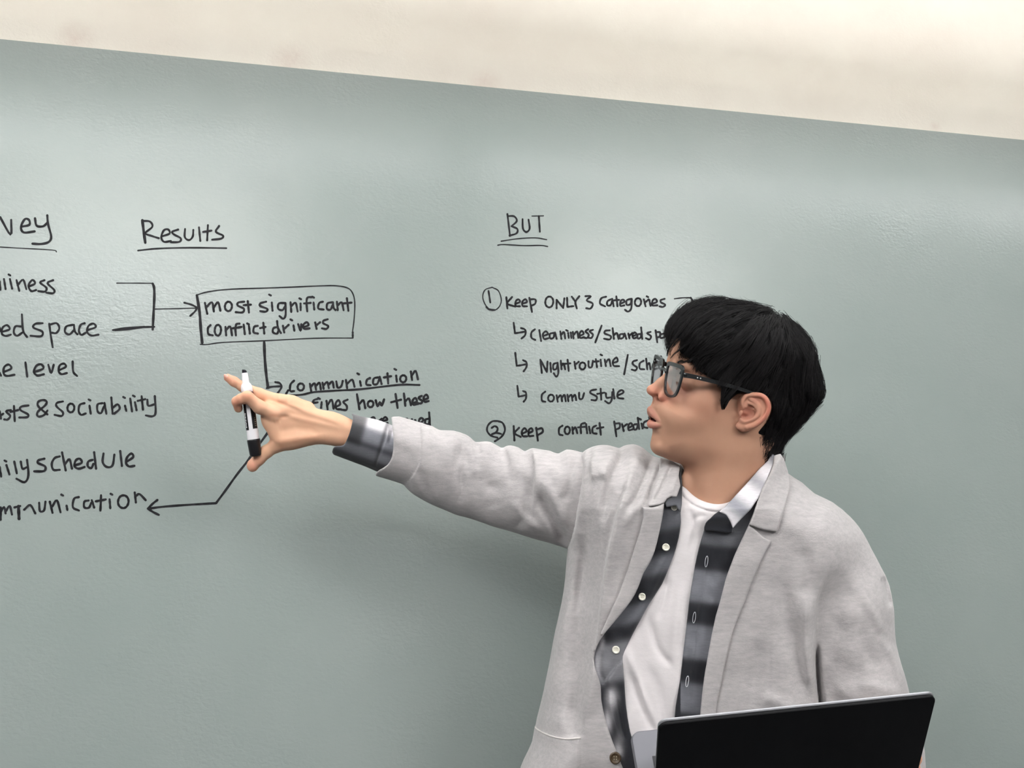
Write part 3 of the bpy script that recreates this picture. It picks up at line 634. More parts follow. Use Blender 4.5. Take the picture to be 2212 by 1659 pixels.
mixh(.4 * gs(X_, Y_, 534, 856, 14, 12), (216, 140, 114)); mixh(.45 * gs(X_, Y_, 590, 897, 12, 4), (196, 124, 96)); mixh(.3 * gs(X_, Y_, 606, 870, 26, 5), (222, 150, 116))
mixh(.3 * gs(X_, Y_, 640, 955, 70, 16), (190, 140, 112))
pts_p = warp(V, YHD); FP_ = Q

# ---- left hand behind the laptop, torso, arms and legs under the clothes
def simple(vol, lst, yref, col):
    for it in lst: vol.chain(*it[:1], it[1])
    V, Q = vol.mesh(); return warp(V, yref), Q, np.tile(np.array(lin(*col)), (len(V), 1))
VB = Vol(1150, 2080, 1040, 1850, -150, 110, 9)
VB.chain([(1560, 1110, -56, 70), (1560, 1250, -30, 105)], 30); VB.cap((1330, 1130, 10), (1780, 1240, -40), 62, 62, 40)
VB.chain([(1560, 1250, -30, 110), (1540, 1500, -20, 100), (1530, 1840, -10, 105)], 30)
VB.chain([(1330, 1120, 10, 55), (1200, 1090, 25, 48)], 20)
VB.chain([(1840, 1260, -60, 52), (1870, 1500, -70, 45)], 20)
V, Q = VB.mesh(); pts_b = warp(V, 1.14); cb = np.tile(np.array(lin(206, 164, 138)), (len(V), 1)); FB = Q
VA = Vol(800, 1230, 900, 1180, -60, 110, 5)
VA.chain([(1215, 1085, 30, 48), (1060, 1050, 38, 42), (930, 1000, 28, 36), (815, 960, 20, 29)], 12)
V, Q = VA.mesh(); pts_a = warp(V, 1.16); ca = np.tile(np.array(lin(214, 170, 142)), (len(V), 1)); FA = Q
# left hand: palm behind the lid, four fingers along its lower edge, thumb on the side
VL = Vol(1850, 2120, 1560, 1860, -110, 110, 2.2)
VL.chain([(1945, 1615, 34, 30), (1955, 1670, 24, 33), (1950, 1730, 10, 36)], 12)
for i, (x, y) in enumerate(((1900, 1700), (1890, 1728), (1892, 1756), (1900, 1782))):
    VL.chain([(1955, 1700 + 22 * i, 6, 13), (x + 8, y + 8, -20, 11.5), (x - 20, y + 10, -34 + 4 * i, 10.5), (x - 42, y + 8, -30, 9)], 5)
VL.chain([(1965, 1660, 18, 16), (1978, 1640, -12, 13), (1972, 1618, -30, 11.5)], 7)
V, Q = VL.mesh(); pts_l = warp(V, .965); cl_ = np.tile(np.array(lin(214, 165, 138)), (len(V), 1)); FL = Q
parts = [(pts_h, FH, cols_h), (pts_e, FE, ce), (pts_p, FP_, chd), (pts_b, FB, cb), (pts_a, FA, ca), (pts_l, FL, cl_)]
off = 0; VV, QQ, CC = [], [], []
for v, q, c in parts: VV.append(v); QQ.append(q + off); CC.append(c); off += len(v)
base = np.array(body.location)
skin = mesh_np('body', np.concatenate(VV) - base, np.concatenate(QQ)[:, ::-1], m_skin, body, cols=np.concatenate(CC))
def part(name, v, q, m, parent=None, cols=None, yref=None, smooth=True):
    """mesh in pixel+depth units -> world, parented"""
    if yref: v = warp(v, yref)
    p = parent or body
    return mesh_np(name, v - np.array(wloc(p)), q[:, ::-1], m, p, smooth, cols)
# eyeball
m_eye = mat('eye_white', lin(225, 215, 208), .15); m_iris = mat('dark_brown_iris', lin(40, 24, 18), .1); m_teeth = mat('tooth_enamel', lin(225, 220, 208), .2)
def uvs(c, r, seg=20, ring=12, sc3=(1, 1, 1)):
    V = [(c[0] + r * sc3[0] * math.sin(math.pi * i / ring) * math.cos(2 * math.pi * j / seg), c[1] + r * sc3[1] * math.cos(math.pi * i / ring), c[2] + r * sc3[2] * math.sin(math.pi * i / ring) * math.sin(2 * math.pi * j / seg)) for i in range(ring + 1) for j in range(seg)]
    F = [(i * seg + j, i * seg + (j + 1) % seg, (i + 1) * seg + (j + 1) % seg, (i + 1) * seg + j) for i in range(ring) for j in range(seg)]
    return np.array(V), np.array(F)
for s in (1, -1):
    v, q = uvs((1471, 818, 42 * s), 16.6)
    e_ = part('eyeball', warp(head2pix(v), YH), q, m_eye)
    v, q = uvs((1459.5, 818.5, 38 * s), 7.6, sc3=(.75, 1, 1)); part('iris', warp(head2pix(v), YH), q, m_iris, e_)
m_nail = mat('fingernail', lin(232, 176, 158), .3)
a_ = math.radians(38); v, q = uvs((0, 0, 0), 1, 16, 10, (6.2, 4.3, 2.0)); v = np.stack([v[:, 0] * math.cos(a_) - v[:, 1] * math.sin(a_) + 488.5, v[:, 0] * math.sin(a_) + v[:, 1] * math.cos(a_) + 813.0, v[:, 2] + 15.2], 1)
part('fingernail', warp(v, YHD), q, m_nail)
for i, cc in enumerate((-9, -3, 3, 9)):
    v, q = uvs((1414 + .03 * cc * cc, 899, cc), 3.4, 8, 6, (.7, 1.1, .9)); part('tooth', warp(head2pix(v), YH), q, m_teeth)
# ------------------------------------------------------------------ clothes (children of the person)
YC = 1.14
def heather(name, c0, c1, scale=1.0, bump=.35):
    m = mat(name, c0, .95); n = NT(m)
    a = n.noise(150 * scale, 6, .8, sx=.35, sz=1.4); b2 = n.noise(14 * scale, 4, .6, sx=.6, sz=1.2)
    ad = n.n('ShaderNodeMath', operation='ADD'); m2 = n.n('ShaderNodeMath', operation='MULTIPLY'); n.l(b2, 'Fac', m2, 0); m2.inputs[1].default_value = .3
    m1 = n.n('ShaderNodeMath', operation='MULTIPLY'); n.l(a, 'Fac', m1, 0); m1.inputs[1].default_value = .7
    n.l(m1, 'Value', ad, 0); n.l(m2, 'Value', ad, 1)
    r = n.ramp(ad, 'Value', [(.32, c0), (.70, c1)]); n.l(r, 'Color', n.b, 'Base Color')
    p = n.noise(650, 3, .7, sx=.5); n.bump(p, 'Fac', bump, .0012)
    n.b.inputs['Sheen Weight'].default_value = .25; n.b.inputs['Sheen Roughness'].default_value = .6; n.b.inputs['Specular IOR Level'].default_value = .15
    return m
m_coat = heather('grey_heather_knit', lin(154, 150, 150), lin(192, 187, 187))
m_tee = heather('off_white_jersey', lin(214, 208, 209), lin(226, 220, 221), 1.2, .2)
m_plaid = mat('brushed_plaid_cotton', (1, 1, 1), .9); n = NT(m_plaid)
vc = n.n('ShaderNodeVertexColor', layer_name='Col'); a = n.noise(300, 3, .7, sx=.3, sz=2); mx = n.n('ShaderNodeMixRGB', blend_type='MULTIPLY'); mx.inputs[0].default_value = 1
r = n.ramp(a, 'Fac', [(.3, (.86, .86, .87)), (.7, (1.06, 1.06, 1.06))]); n.l(vc, 'Color', mx, 1); n.l(r, 'Color', mx, 2); n.l(mx, 'Color', n.b, 'Base Color')
n.b.inputs['Sheen Weight'].default_value = .2
p = n.noise(800, 2, .6, sx=.4); n.bump(p, 'Fac', .3, .0008)

torso = [(1412, 985), (1390, 968), (1368, 959), (1346, 963), (1337, 968), (1315, 962), (1290, 962), (1270, 969), (1252, 985), (1240, 1030), (1232, 1100), (1226, 1185), (1221, 1250), (1213, 1305), (1200, 1360), (1189, 1420),
         (1175, 1490), (1160, 1550), (1150, 1600), (1131, 1640), (1118, 1680), (1100, 1780), (1088, 1900), (1100, 1980), (1500, 2000), (1800, 1990), (1815, 1800), (1800, 1600), (1796, 1480), (1800, 1380), (1820, 1300),
         (1850, 1240), (1856, 1170), (1834, 1118), (1800, 1086), (1760, 1066), (1732, 1042), (1702, 1022), (1692, 998), (1685, 986), (1660, 990), (1600, 1004), (1500, 1004), (1440, 992)]
def tcmap(X): return (-5 - 0.085 * (X - 1250)).astype(np.float32)
TORSO_FOLDS = [
    ('s', [(1284, 974), (1275, 1000), (1276, 1040)], 7, 12), ('s', [(1262, 985), (1260, 1010), (1255, 1058), (1247, 1105), (1240, 1144), (1228, 1186)], 10, 22),
    ('v', [(1352, 972), (1337, 1000), (1321, 1034), (1311, 1075), (1300, 1130)], 7, 9), ('r', [(1332, 975), (1312, 1000), (1298, 1035)], 4, 12),
    ('s', [(1356, 1036), (1343, 1073), (1333, 1105), (1324, 1144), (1313, 1190), (1303, 1250), (1295, 1320), (1286, 1400)], 9, 22),
    ('v', [(1408, 990), (1393, 1034), (1376, 1073), (1352, 1104)], 7, 8), ('v', [(1436, 994), (1412, 1042), (1396, 1092)], 6, 6), ('r', [(1384, 982), (1362, 1030), (1352, 1060)], 4, 10),
    ('r', [(1372, 1000), (1392, 1060), (1368, 1110), (1345, 1140)], 2.5, 9),
    ('v', [(1275, 1060), (1268, 1200), (1250, 1330)], 4, 22), ('v', [(1292, 1130), (1290, 1220), (1275, 1330), (1262, 1460)], 6, 14), ('r', [(1300, 1380), (1280, 1470), (1255, 1560)], 5, 16),
    ('v', [(1268, 1120), (1260, 1260), (1250, 1380), (1245, 1500), (1235, 1600)], 15, 18), ('v', [(1240, 1330), (1225, 1450), (1205, 1560)], 4, 20), ('r', [(1222, 1290), (1206, 1400), (1185, 1520)], 4, 12),
    ('v', [(1690, 1250), (1700, 1350), (1725, 1440), (1745, 1520)], 7, 22), ('r', [(1745, 1290), (1742, 1400), (1752, 1500)], 9, 13),
    ('v', [(1640, 1380), (1630, 1450), (1650, 1540)], 3, 30), ('r', [(1640, 1500), (1700, 1530), (1730, 1560)], 4, 16), ('v', [(1730, 1180), (1745, 1240), (1735, 1290)], 4, 18)]
def torso_field(vol, off=0.0, fold=True, nz=2.0, seed=3):
    d = -polysd(vol.X2, vol.Y2, crv(torso, 2, True)) - off
    H = 150 - 40 * np.clip((1100 - vol.Y2) / 130, 0, 1) - off
    G = inflF(d, 105, H, tcmap(vol.X2), vol.z)
    if fold:
        f = folds(vol.X2, vol.Y2, [(k_, p_, A_ * (1.2 if A_ < 12 else 1), w_) for k_, p_, A_, w_ in TORSO_FOLDS]) + nz * vnoise2(vol.X2, vol.Y2, 90, seed)
        G -= (f[:, :, None] * np.clip((tcmap(vol.X2)[:, :, None] - vol.z + 10) / 40, 0, 1)).astype(np.float32)
    return G
def prism(vol, poly, inside=True, n=2):
    d = polysd(vol.X2, vol.Y2, crv(poly, n, True) if n > 1 else poly)
    return (d if inside else -d)[:, :, None]
OPEN = [(1466, 985), (1469, 1007), (1466, 1028), (1470, 1050), (1462, 1072), (1442, 1080), (1434, 1092), (1432, 1106), (1429, 1128), (1423, 1156), (1415, 1188), (1405, 1213), (1390, 1238), (1379, 1268), (1364, 1297),
        (1339, 1329), (1304, 1371), (1289, 1398), (1283, 1423), (1287, 1447), (1298, 1482), (1299, 1511), (1309, 1558), (1324, 1603), (1344, 1655), (1365, 1720), (1400, 1990), (1500, 1990), (1508, 1660),
        (1512, 1548), (1521, 1464), (1526, 1435), (1536, 1378), (1546, 1331), (1556, 1297), (1567, 1253), (1576, 1227), (1588, 1196), (1602, 1166), (1617, 1134), (1626, 1112), (1645, 1057), (1664, 1025), (1678, 990), (1670, 930), (1480, 930)]
TEE = [(1474, 1030), (1473, 1053), (1470, 1104), (1471, 1128), (1466, 1163), (1456, 1198), (1444, 1229), (1430, 1262), (1401, 1307), (1388, 1331), (1368, 1368), (1349, 1408), (1345, 1428), (1349, 1472), (1352, 1521),
       (1361, 1580), (1378, 1635), (1398, 1720), (1430, 1990), (1445, 1990), (1452, 1660), (1457, 1550), (1462, 1509), (1469, 1467), (1477, 1398), (1483, 1349), (1489, 1295), (1496, 1252), (1501, 1222), (1510, 1182),
       (1521, 1144), (1524, 1130), (1534, 1121), (1553, 1107), (1567, 1093), (1579, 1081), (1616, 1041), (1640, 1015), (1658, 999), (1668, 975), (1660, 930), (1490, 930)]
# --- coat
LS = [(1745, 1150), (1790, 1120), (1840, 1135), (1878, 1178), (1904, 1226), (1921, 1262), (1930, 1310), (1933, 1350), (1936, 1392), (1948, 1440), (1962, 1488), (1970, 1520), (1990, 1580), (2002, 1680), (1990, 1790), (1900, 1850), (1800, 1800), (1778, 1650), (1771, 1560), (1764, 1500), (1760, 1440), (1760, 1370), (1764, 1302), (1755, 1230)]
VC = Vol(1070, 2040, 940, 1990, -250, 96, 3.0)
VC.F = torso_field(VC)
LFOLD = [('v', [(1909, 1246), (1916, 1278), (1923, 1312)], 9, 5), ('r', [(1862, 1280), (1888, 1330), (1914, 1386), (1938, 1440), (1958, 1490)], 6, 11), ('v', [(1800, 1340), (1830, 1420), (1810, 1490)], 3, 24), ('v', [(1900, 1360), (1925, 1400)], 4, 9),
         ('r', [(1850, 1478), (1900, 1486), (1950, 1500)], 4, 14), ('v', [(1790, 1510), (1850, 1520), (1930, 1530)], 4, 12), ('v', [(1850, 1330), (1870, 1400), (1900, 1450)], 3, 16)]
LT = idw(VC.X2, VC.Y2, [(1800, 1180, -50), (1850, 1400, -70), (1900, 1700, -100)], 2).astype(np.float32); LH = idw(VC.X2, VC.Y2, [(1820, 1180, 92), (1850, 1350, 98), (1880, 1600, 98)], 2).astype(np.float32)
G = inflF(-polysd(VC.X2, VC.Y2, crv(LS, 2, True)), 88, LH, LT, VC.z)
f = folds(VC.X2, VC.Y2, LFOLD) + 2 * vnoise2(VC.X2, VC.Y2, 80, 11)
G -= (f[:, :, None] * np.clip((LT[:, :, None] - VC.z + 15) / 40, 0, 1)).astype(np.float32)
VC.F = smin(VC.F, G, 34); del G
VC.cap((1900, 1640, -90), (1945, 1665, -172), 64, 46, 20)
f = folds(VC.X2, VC.Y2, [('s', [(1790, 1640), (1775, 1560), (1767, 1505), (1761, 1437), (1760, 1369), (1765, 1302), (1783, 1250)], 9, 16), ('v', [(1764, 1390), (1764, 1450), (1772, 1520), (1785, 1620)], 16, 6)])
VC.F -= (f[:, :, None] * (VC.z < -60)).astype(np.float32)
# shoulder cap of the raised arm
VC.F = smax(VC.F, -np.maximum(prism(VC, OPEN), VC.z - tcmap(VC.X2)[:, :, None] - 20), 5)
# thin strip: neck room inside the collar
VC.cap((1575, 900, -40), (1572, 1060, -40), 100, 92, 4, True)
# pocket with welt
pk = [(1151, 1556), (1160, 1575), (1190, 1591), (1222, 1597), (1252, 1594), (1246, 1700), (1236, 1790), (1110, 1790), (1110, 1600)]
dpk = polysd(VC.X2, VC.Y2, crv(pk, 2, True)); VC.F -= (3.0 * (1 / (1 + np.exp(np.clip(dpk / 1.5, -30, 30))))[:, :, None] * (VC.z < -20)).astype(np.float32)
V, Q = biggest(*VC.mesh()); V = relax(V, Q, 2, .4)
coat = part('coat', V, Q, m_coat, yref=YC); coat['label'] = 'open light grey heather coat with notched lapels'
# welt edge of the pocket, brighter folded line
def lay(pts, m, name, parent, r=1.6, dz=-1.5, flat=1.0):
    """thin piping lying on the coat front along a pixel line"""
    q = crv(pts, 4); bv = BV; w3 = []
    for x, y in q:
        o = Vector(Pn(x, y, .6)); d = (Vector(Pn(x, y, 2.0)) - o).normalized(); h = bv.ray_cast(o, d)
        if h[0] is not None: w3.append(h[0] - d * (-dz * .0007))
    v, f = tubeg(w3, r * .0007, 6)
    return pmesh(name, [([p - wloc(parent) for p in v], f)], m, parent, True)
def bvh_of(o):
    base_ = wloc(o); me = o.data
    co = np.empty(len(me.vertices) * 3, np.float32); me.vertices.foreach_get('co', co); co = co.reshape(-1, 3) + np.array(base_)
    q = np.empty(len(me.loops), np.int32); me.loops.foreach_get('vertex_index', q)
    return BVHTree.FromPolygons([tuple(c) for c in co.tolist()], q.reshape(-1, 4).tolist())
BV = bvh_of(coat)
m_edge = heather('coat_folded_edge', lin(190, 184, 181), lin(212, 206, 203))
lay([(1151, 1556), (1160, 1575), (1190, 1590), (1222, 1596), (1254, 1594)], m_edge, 'pocket_welt', coat, 1.8)

# --- sleeves as tubes cut open at the cuff
def sleeve(name, poly, R, H, tc, box, h, fl, cut=None, bore=None, m=None, yref=YC, seed=5, nz=2.0, n_=2, parent=None, cols=None, it=2, ridge=None):
    v = Vol(*box, h); d = -polysd(v.X2, v.Y2, crv(poly, n_, True))
    Hm = idw(v.X2, v.Y2, H) if isinstance(H, list) else H + 0 * v.X2
    Tm = idw(v.X2, v.Y2, tc, 2) if isinstance(tc, list) else tc + 0 * v.X2
    Rm = idw(v.X2, v.Y2, R) if isinstance(R, list) else R
    Rm = np.asarray(Rm, np.float32); v.F = inflF(d, Rm, np.asarray(Hm, np.float32), np.asarray(Tm, np.float32), v.z)
    f = folds(v.X2, v.Y2, [(k_, p_, A_ * 1.4, w_) for k_, p_, A_, w_ in fl]) + nz * vnoise2(v.X2, v.Y2, 70, seed)
    v.F -= (f[:, :, None] * np.clip((Tm[:, :, None] - v.z + 15) / 40, 0, 1)).astype(np.float32)
    if cut is not None: v.F = smax(v.F, prism(v, cut, True, 3), 3)
    if bore is not None:
        for a in bore: v.cap(*a, 3, True)
    V, Q = biggest(*v.mesh()); V = relax(V, Q, it, .4)
    c = cols(V) if cols else None
    return part(name, V, Q, m or m_coat, parent or body, c, yref)
RS = [(700, 890), (849, 900), (862, 899), (906, 912), (920, 918), (934, 921), (950, 929), (979, 930), (1006, 938), (1018, 947), (1027, 955), (1045, 954), (1061, 955), (1083, 967), (1092, 964), (1102, 962), (1120, 967), (1134, 975), (1147, 968),
      (1170, 971), (1188, 974), (1206, 981), (1224, 972), (1245, 974), (1262, 977), (1290, 970), (1340, 980), (1370, 1060), (1350, 1180), (1300, 1215), (1260, 1200), (1228, 1187), (1188, 1174), (1134, 1158), (1080, 1142), (1039, 1128), (1005, 1117), (985, 1112),
      (958, 1101), (935, 1091), (917, 1082), (895, 1069), (884, 1060), (872, 1048), (863, 1044), (842, 1037), (819, 1030), (760, 1010), (700, 990)]
ARM_FOLDS = [('s', [(1150, 972), (1153, 1000), (1154, 1030), (1152, 1060), (1151, 1095)], 7, 16), ('v', [(1160, 1062), (1174, 1090), (1190, 1118), (1208, 1150), (1224, 1180)], 10, 11), ('r', [(1168, 1030), (1190, 1066), (1206, 1100), (1222, 1140)], 6, 13),
             ('v', [(1244, 990), (1232, 1040), (1222, 1085)], 5, 10), ('r', [(1196, 990), (1204, 1040), (1216, 1075)], 4, 14), ('v', [(1128, 1010), (1140, 1070), (1128, 1120), (1110, 1140)], 4, 12),
             ('v', [(1088, 972), (1100, 1010), (1106, 1050)], 3, 10), ('r', [(1108, 1080), (1128, 1115), (1170, 1150)], 4, 12),
             ('v', [(998, 948), (990, 1000), (996, 1052), (990, 1090)], 5, 11), ('r', [(1012, 960), (1022, 1000), (1030, 1030)], 3, 10), ('v', [(1030, 956), (1034, 985)], 3, 7), ('v', [(902, 1010), (912, 1040), (930, 1078)], 3, 10),
             ('v', [(1060, 1040), (1070, 1100)], 3, 16),
             ('s', [(907, 906), (911, 940), (909, 985), (900, 1015), (880, 1045)], 3, 14)]
sl = sleeve('sleeve', RS, [(860, 960, 62), (1000, 1010, 78), (1200, 1080, 88)], [(850, 960, 56), (1000, 1010, 70), (1200, 1080, 82), (1320, 1080, 95)], [(850, 960, 26), (1040, 1030, 44), (1250, 1080, 8), (1330, 1080, 0)],
            (800, 1330, 880, 1225, -120, 130), 2.4, ARM_FOLDS, cut=[(849, 880), (848, 925), (850, 950), (847, 985), (836, 1005), (812, 1022), (818, 1045), (900, 1090), (1100, 1230), (1330, 1300), (1400, 1100), (1330, 860), (900, 860)],
            bore=[((800, 946, 24), (880, 980, 30), 50, 50)], parent=coat, seed=8, nz=2.2)
sl['label'] = 'raised sleeve stretched towards the wall'
# --- lapels and collar: flaps with their own thickness lying on the coat
def flap(name, poly, lo, hi, box, m, parent, h=2.0, n_=1, fl=(), cols=None, lift=None, k=3.0, back=False, fold=True):
    v = Vol(*box, h); d = polysd(v.X2, v.Y2, crv(poly, n_, True) if n_ > 1 else poly)
    G = torso_field(v, 0, fold)
    L = 0 * v.X2 + (0 if lift is None else lift(v.X2, v.Y2))
    f = folds(v.X2, v.Y2, list(fl)) + L
    up = (hi + f)[:, :, None]; dn = (lo + L)[:, :, None]
    F = smax(G - up, -(G - dn), 2.0)
    F = smax(F, d[:, :, None] + 0 * v.z, k)
    if not back: F = np.maximum(F, v.z - tcmap(v.X2)[:, :, None])
    v.F = F.astype(np.float32); V, Q = biggest(*v.mesh()); V = relax(V, Q, 2, .4)
    return part(name, V, Q, m, parent, cols(V) if cols else None, YC)
lapR = [(1617, 1134), (1628, 1141), (1640, 1152), (1652, 1162), (1666, 1168), (1664, 1176), (1656, 1188), (1640, 1220), (1627, 1250), (1607, 1304), (1593, 1336), (1580, 1373), (1570, 1418), (1559, 1472), (1549, 1516), (1546, 1546), (1540, 1660), (1530, 1800),
        (1503, 1800), (1508, 1660), (1512, 1548), (1521, 1464), (1526, 1435), (1536, 1378), (1546, 1331), (1556, 1297), (1567, 1253), (1576, 1227), (1588, 1196), (1602, 1166)]
f_ = flap('lapel', lapR, -6, 6.5, (1490, 1690, 1110, 1810, -230, -60), m_coat, coat); f_['label'] = 'long lapel over the lowered arm side'
lapL = [(1387, 1094), (1396, 1096), (1408, 1096), (1421, 1093), (1435, 1086), (1433, 1106), (1429, 1128), (1423, 1156), (1415, 1188), (1405, 1213), (1390, 1238), (1379, 1268), (1364, 1297), (1339, 1329), (1304, 1371), (1296, 1372), (1315, 1330), (1338, 1280), (1356, 1230), (1372, 1180), (1382, 1148), (1390, 1118), (1390, 1106)]
f_ = flap('lapel', lapL, -6, 7, (1280, 1450, 1070, 1390, -230, -60), m_coat, coat); f_['label'] = 'crumpled lapel on the raised arm side'
colR = [(1672, 984), (1686, 980), (1694, 992), (1702, 1018), (1707, 1040), (1706, 1057), (1701, 1075), (1696, 1093), (1690, 1114), (1684, 1134), (1678, 1149), (1664, 1147), (1650, 1145), (1640, 1142), (1628, 1137), (1617, 1134), (1626, 1112), (1645, 1057), (1662, 1025), (1670, 1003)]
f_ = flap('collar', colR, -14, 9, (1600, 1730, 965, 1170, -230, 30), m_coat, coat, lift=lambda X, Y: 16 * np.clip((1090 - Y) / 100, 0, 1)); f_['label'] = 'coat collar leaf above the notch'
colL = [(1426, 988), (1440, 991), (1455, 997), (1469, 1007), (1466, 1028), (1470, 1050), (1462, 1074), (1450, 1073), (1440, 1078), (1435, 1087), (1420, 1092), (1402, 1094), (1399, 1090), (1406, 1070), (1416, 1040), (1424, 1012)]
f_ = flap('collar', colL, -8, 8, (1380, 1490, 975, 1110, -220, 0), m_coat, coat, fl=[('v', [(1452, 1004), (1432, 1048), (1412, 1086)], 5, 4), ('r', [(1462, 1030), (1450, 1066)], 3, 5)], lift=lambda X, Y: 10 * np.clip((1080 - Y) / 90, 0, 1)); f_['label'] = 'rucked coat collar leaf under the chin'
# standing collar behind the neck
V_ = Vol(1440, 1720, 960, 1080, -170, 110, 2.5)
V_.cap((1580, 1000, -30), (1578, 1100, -36), 116, 130, 0); V_.F = smax(V_.F, -(V_.F + 9), 3)
yb = np.interp(V_.X2[:, 0], [1440, 1480, 1600, 1660, 1690, 1720], [1010, 1012, 1000, 988, 984, 990])[:, None, None]
V_.F = np.maximum(V_.F, yb - V_.y); V_.F = np.maximum(V_.F, V_.y - 1074); V_.F = np.maximum(V_.F, -40 - V_.z + 0 * V_.x).astype(np.float32)
V, Q = V_.mesh(); f_ = part('collar', V, Q, m_coat, coat, yref=YC); f_['label'] = 'standing back of the coat collar'

# --- T-shirt
VT = Vol(1330, 1690, 1010, 1800, -240, 40, 2.5)
TF = [('v', [(1400, 1330), (1420, 1400), (1452, 1440)], 4, 9), ('v', [(1362, 1450), (1385, 1520), (1420, 1600)], 5, 9), ('r', [(1352, 1400), (1380, 1480), (1410, 1560)], 4, 9), ('v', [(1400, 1440), (1425, 1500), (1440, 1580)], 3, 12),
      ('v', [(1482, 1150), (1500, 1120), (1530, 1112)], 2, 6), ('v', [(1440, 1240), (1436, 1290), (1420, 1340)], 4, 8), ('v', [(1484, 1090), (1500, 1140), (1488, 1200)], 3, 7), ('r', [(1472, 1250), (1462, 1350), (1452, 1450)], 4, 12)]
VT.F = torso_field(VT, 15, False)
f = folds(VT.X2, VT.Y2, TF) + 2 * vnoise2(VT.X2, VT.Y2, 80, 9); VT.F -= (f[:, :, None] * (VT.z < -20)).astype(np.float32)
neck = [(1440, 900), (1455, 1000), (1470, 1036), (1478, 1052), (1492, 1068), (1509, 1080), (1530, 1088), (1550, 1091), (1570, 1088), (1590, 1078), (1625, 1045), (1680, 990), (1690, 900)]
dn = polysd(VT.X2, VT.Y2, crv(neck, 2, True)); VT.F = smax(VT.F, np.maximum(-dn[:, :, None], -300 + 0 * VT.z), 4)
rib = np.exp(-((dn - 15) / 2.2) ** 2) * -3.0 + 2.0 / (1 + np.exp(np.clip((dn - 14) / 1.5, -30, 30)))
VT.F -= (rib[:, :, None] * (VT.z < -20)).astype(np.float32)
VT.F = np.maximum(VT.F, prism(VT, TEE) - 14)
V, Q = biggest(*VT.mesh()); V = relax(V, Q, 2, .4)
tee = part('t_shirt', V, Q, m_tee, yref=YC); tee['label'] = 'plain off-white crew-neck T-shirt'

# --- plaid shirt: printed checks follow the cloth of each panel
PB, PG, PL_, PW = [np.array(lin(*c)) for c in ((21, 22, 29), (118, 119, 126), (158, 157, 163), (218, 214, 218))]
def stripes(s, edges, cols, soft=3.0):
    c = np.tile(cols[0], (len(s), 1)).astype(float)
    for e, k0, k1 in zip(edges, cols, cols[1:]):
        w_ = 1 / (1 + np.exp(-np.clip((s - e) / soft, -30, 30))); c += (k1 - k0) * w_[:, None]
    return c
def plaid_front(V):
    x, y = V[:, 0], V[:, 1]
    yr = y - .12 * (x - 1530)
    right = stripes(yr, [1176, 1234, 1302, 1354, 1426, 1482, 1544, 1610], [PG * .5, PB, PG, PB, PG, PB, PG * .9, PB, PG], 3)
    lx = x + .62 * (y - 1180)     # across / along the button band
    yl = y + .25 * (x - 1400)
    left = stripes(yl, [1154, 1210, 1243, 1300, 1335, 1373, 1452], [PG * .6, PB, PG * .75, PB, PG * .75, PB, PL_ * .62, PB * 1.3], 4)
    for bx, by, rx, ry, k in ((1322, 1508, 11, 20, .75), (1314, 1556, 9, 22, .7), (1290, 1440, 7, 30, .35), (1336, 1620, 9, 26, .5), (1300, 1385, 6, 24, .3)):
        g = (k * gs(x, y, bx, by, rx, ry))[:, None]; left = left * (1 - g) + PW * g
    return np.where((x > 1470)[:, None], right, left)
VS = Vol(1270, 1690, 975, 1800, -240, 60, 2.0)
VS.F = torso_field(VS, 8, False)
SF = [('r', [(1448, 1180), (1400, 1290), (1345, 1390)], 3, 8), ('v', [(1300, 1400), (1296, 1450), (1310, 1480)], 4, 5), ('s', [(1345, 1425), (1325, 1450), (1302, 1480)], 6, 10), ('r', [(1318, 1490), (1322, 1540), (1345, 1610)], 5, 6), ('v', [(1330, 1500), (1350, 1600)], 4, 4),
      ('v', [(1536, 1180), (1520, 1260), (1508, 1340), (1496, 1440), (1488, 1540)], 1.6, 2.5)]
f = folds(VS.X2, VS.Y2, SF) + 1.2 * vnoise2(VS.X2, VS.Y2, 50, 4); VS.F -= (f[:, :, None] * (VS.z < -20)).astype(np.float32)
VS.F = np.maximum(VS.F, prism(VS, OPEN) - 7)
VS.F = smax(VS.F, -np.maximum(prism(VS, TEE), VS.z - tcmap(VS.X2)[:, :, None] - 20), 4)
VS.cap((1575, 900, -40), (1572, 1060, -40), 92, 84, 4, True)
V, Q = biggest(*VS.mesh()); V = relax(V, Q, 2, .4)
shirt = part('plaid_shirt', V, Q, m_plaid, cols=plaid_front(V), yref=YC); shirt['label'] = 'black and grey brushed plaid shirt worn open'
scR = [(1668, 978), (1676, 986), (1668, 1010), (1656, 1038), (1638, 1076), (1622, 1100), (1600, 1122), (1583, 1141), (1578, 1128), (1568, 1113), (1553, 1106), (1566, 1094), (1579, 1081), (1616, 1041), (1640, 1013), (1658, 996)]
def pc1(V):
    s = V[:, 0] * .62 - V[:, 1] * .78
    return stripes(s, [118, 150, 190, 216, 250], [PW, PG * 1.35, PW, PL_ * .8, PW, PG], 5)
f_ = flap('shirt_collar', scR, -10, 4, (1540, 1690, 965, 1155, -230, 30), m_plaid, shirt, h=1.8, cols=pc1, fold=False, lift=lambda X, Y: 6 + 12 * np.clip((1090 - Y) / 100, 0, 1)); f_['label'] = 'pale checked collar leaf'
scB = [(1553, 1104), (1570, 1112), (1580, 1130), (1582, 1150), (1560, 1150), (1534, 1146), (1521, 1146), (1524, 1130), (1534, 1120)]
f_ = flap('shirt_collar', scB, -8, 3, (1505, 1600, 1090, 1165, -230, -60), m_plaid, shirt, h=1.5, cols=lambda V: np.tile(PB * 1.5, (len(V), 1)), fold=False, n_=2, lift=lambda X, Y: 7 * np.exp(-((Y - 1118) / 14) ** 2)); f_['label'] = 'dark rolled collar stand'
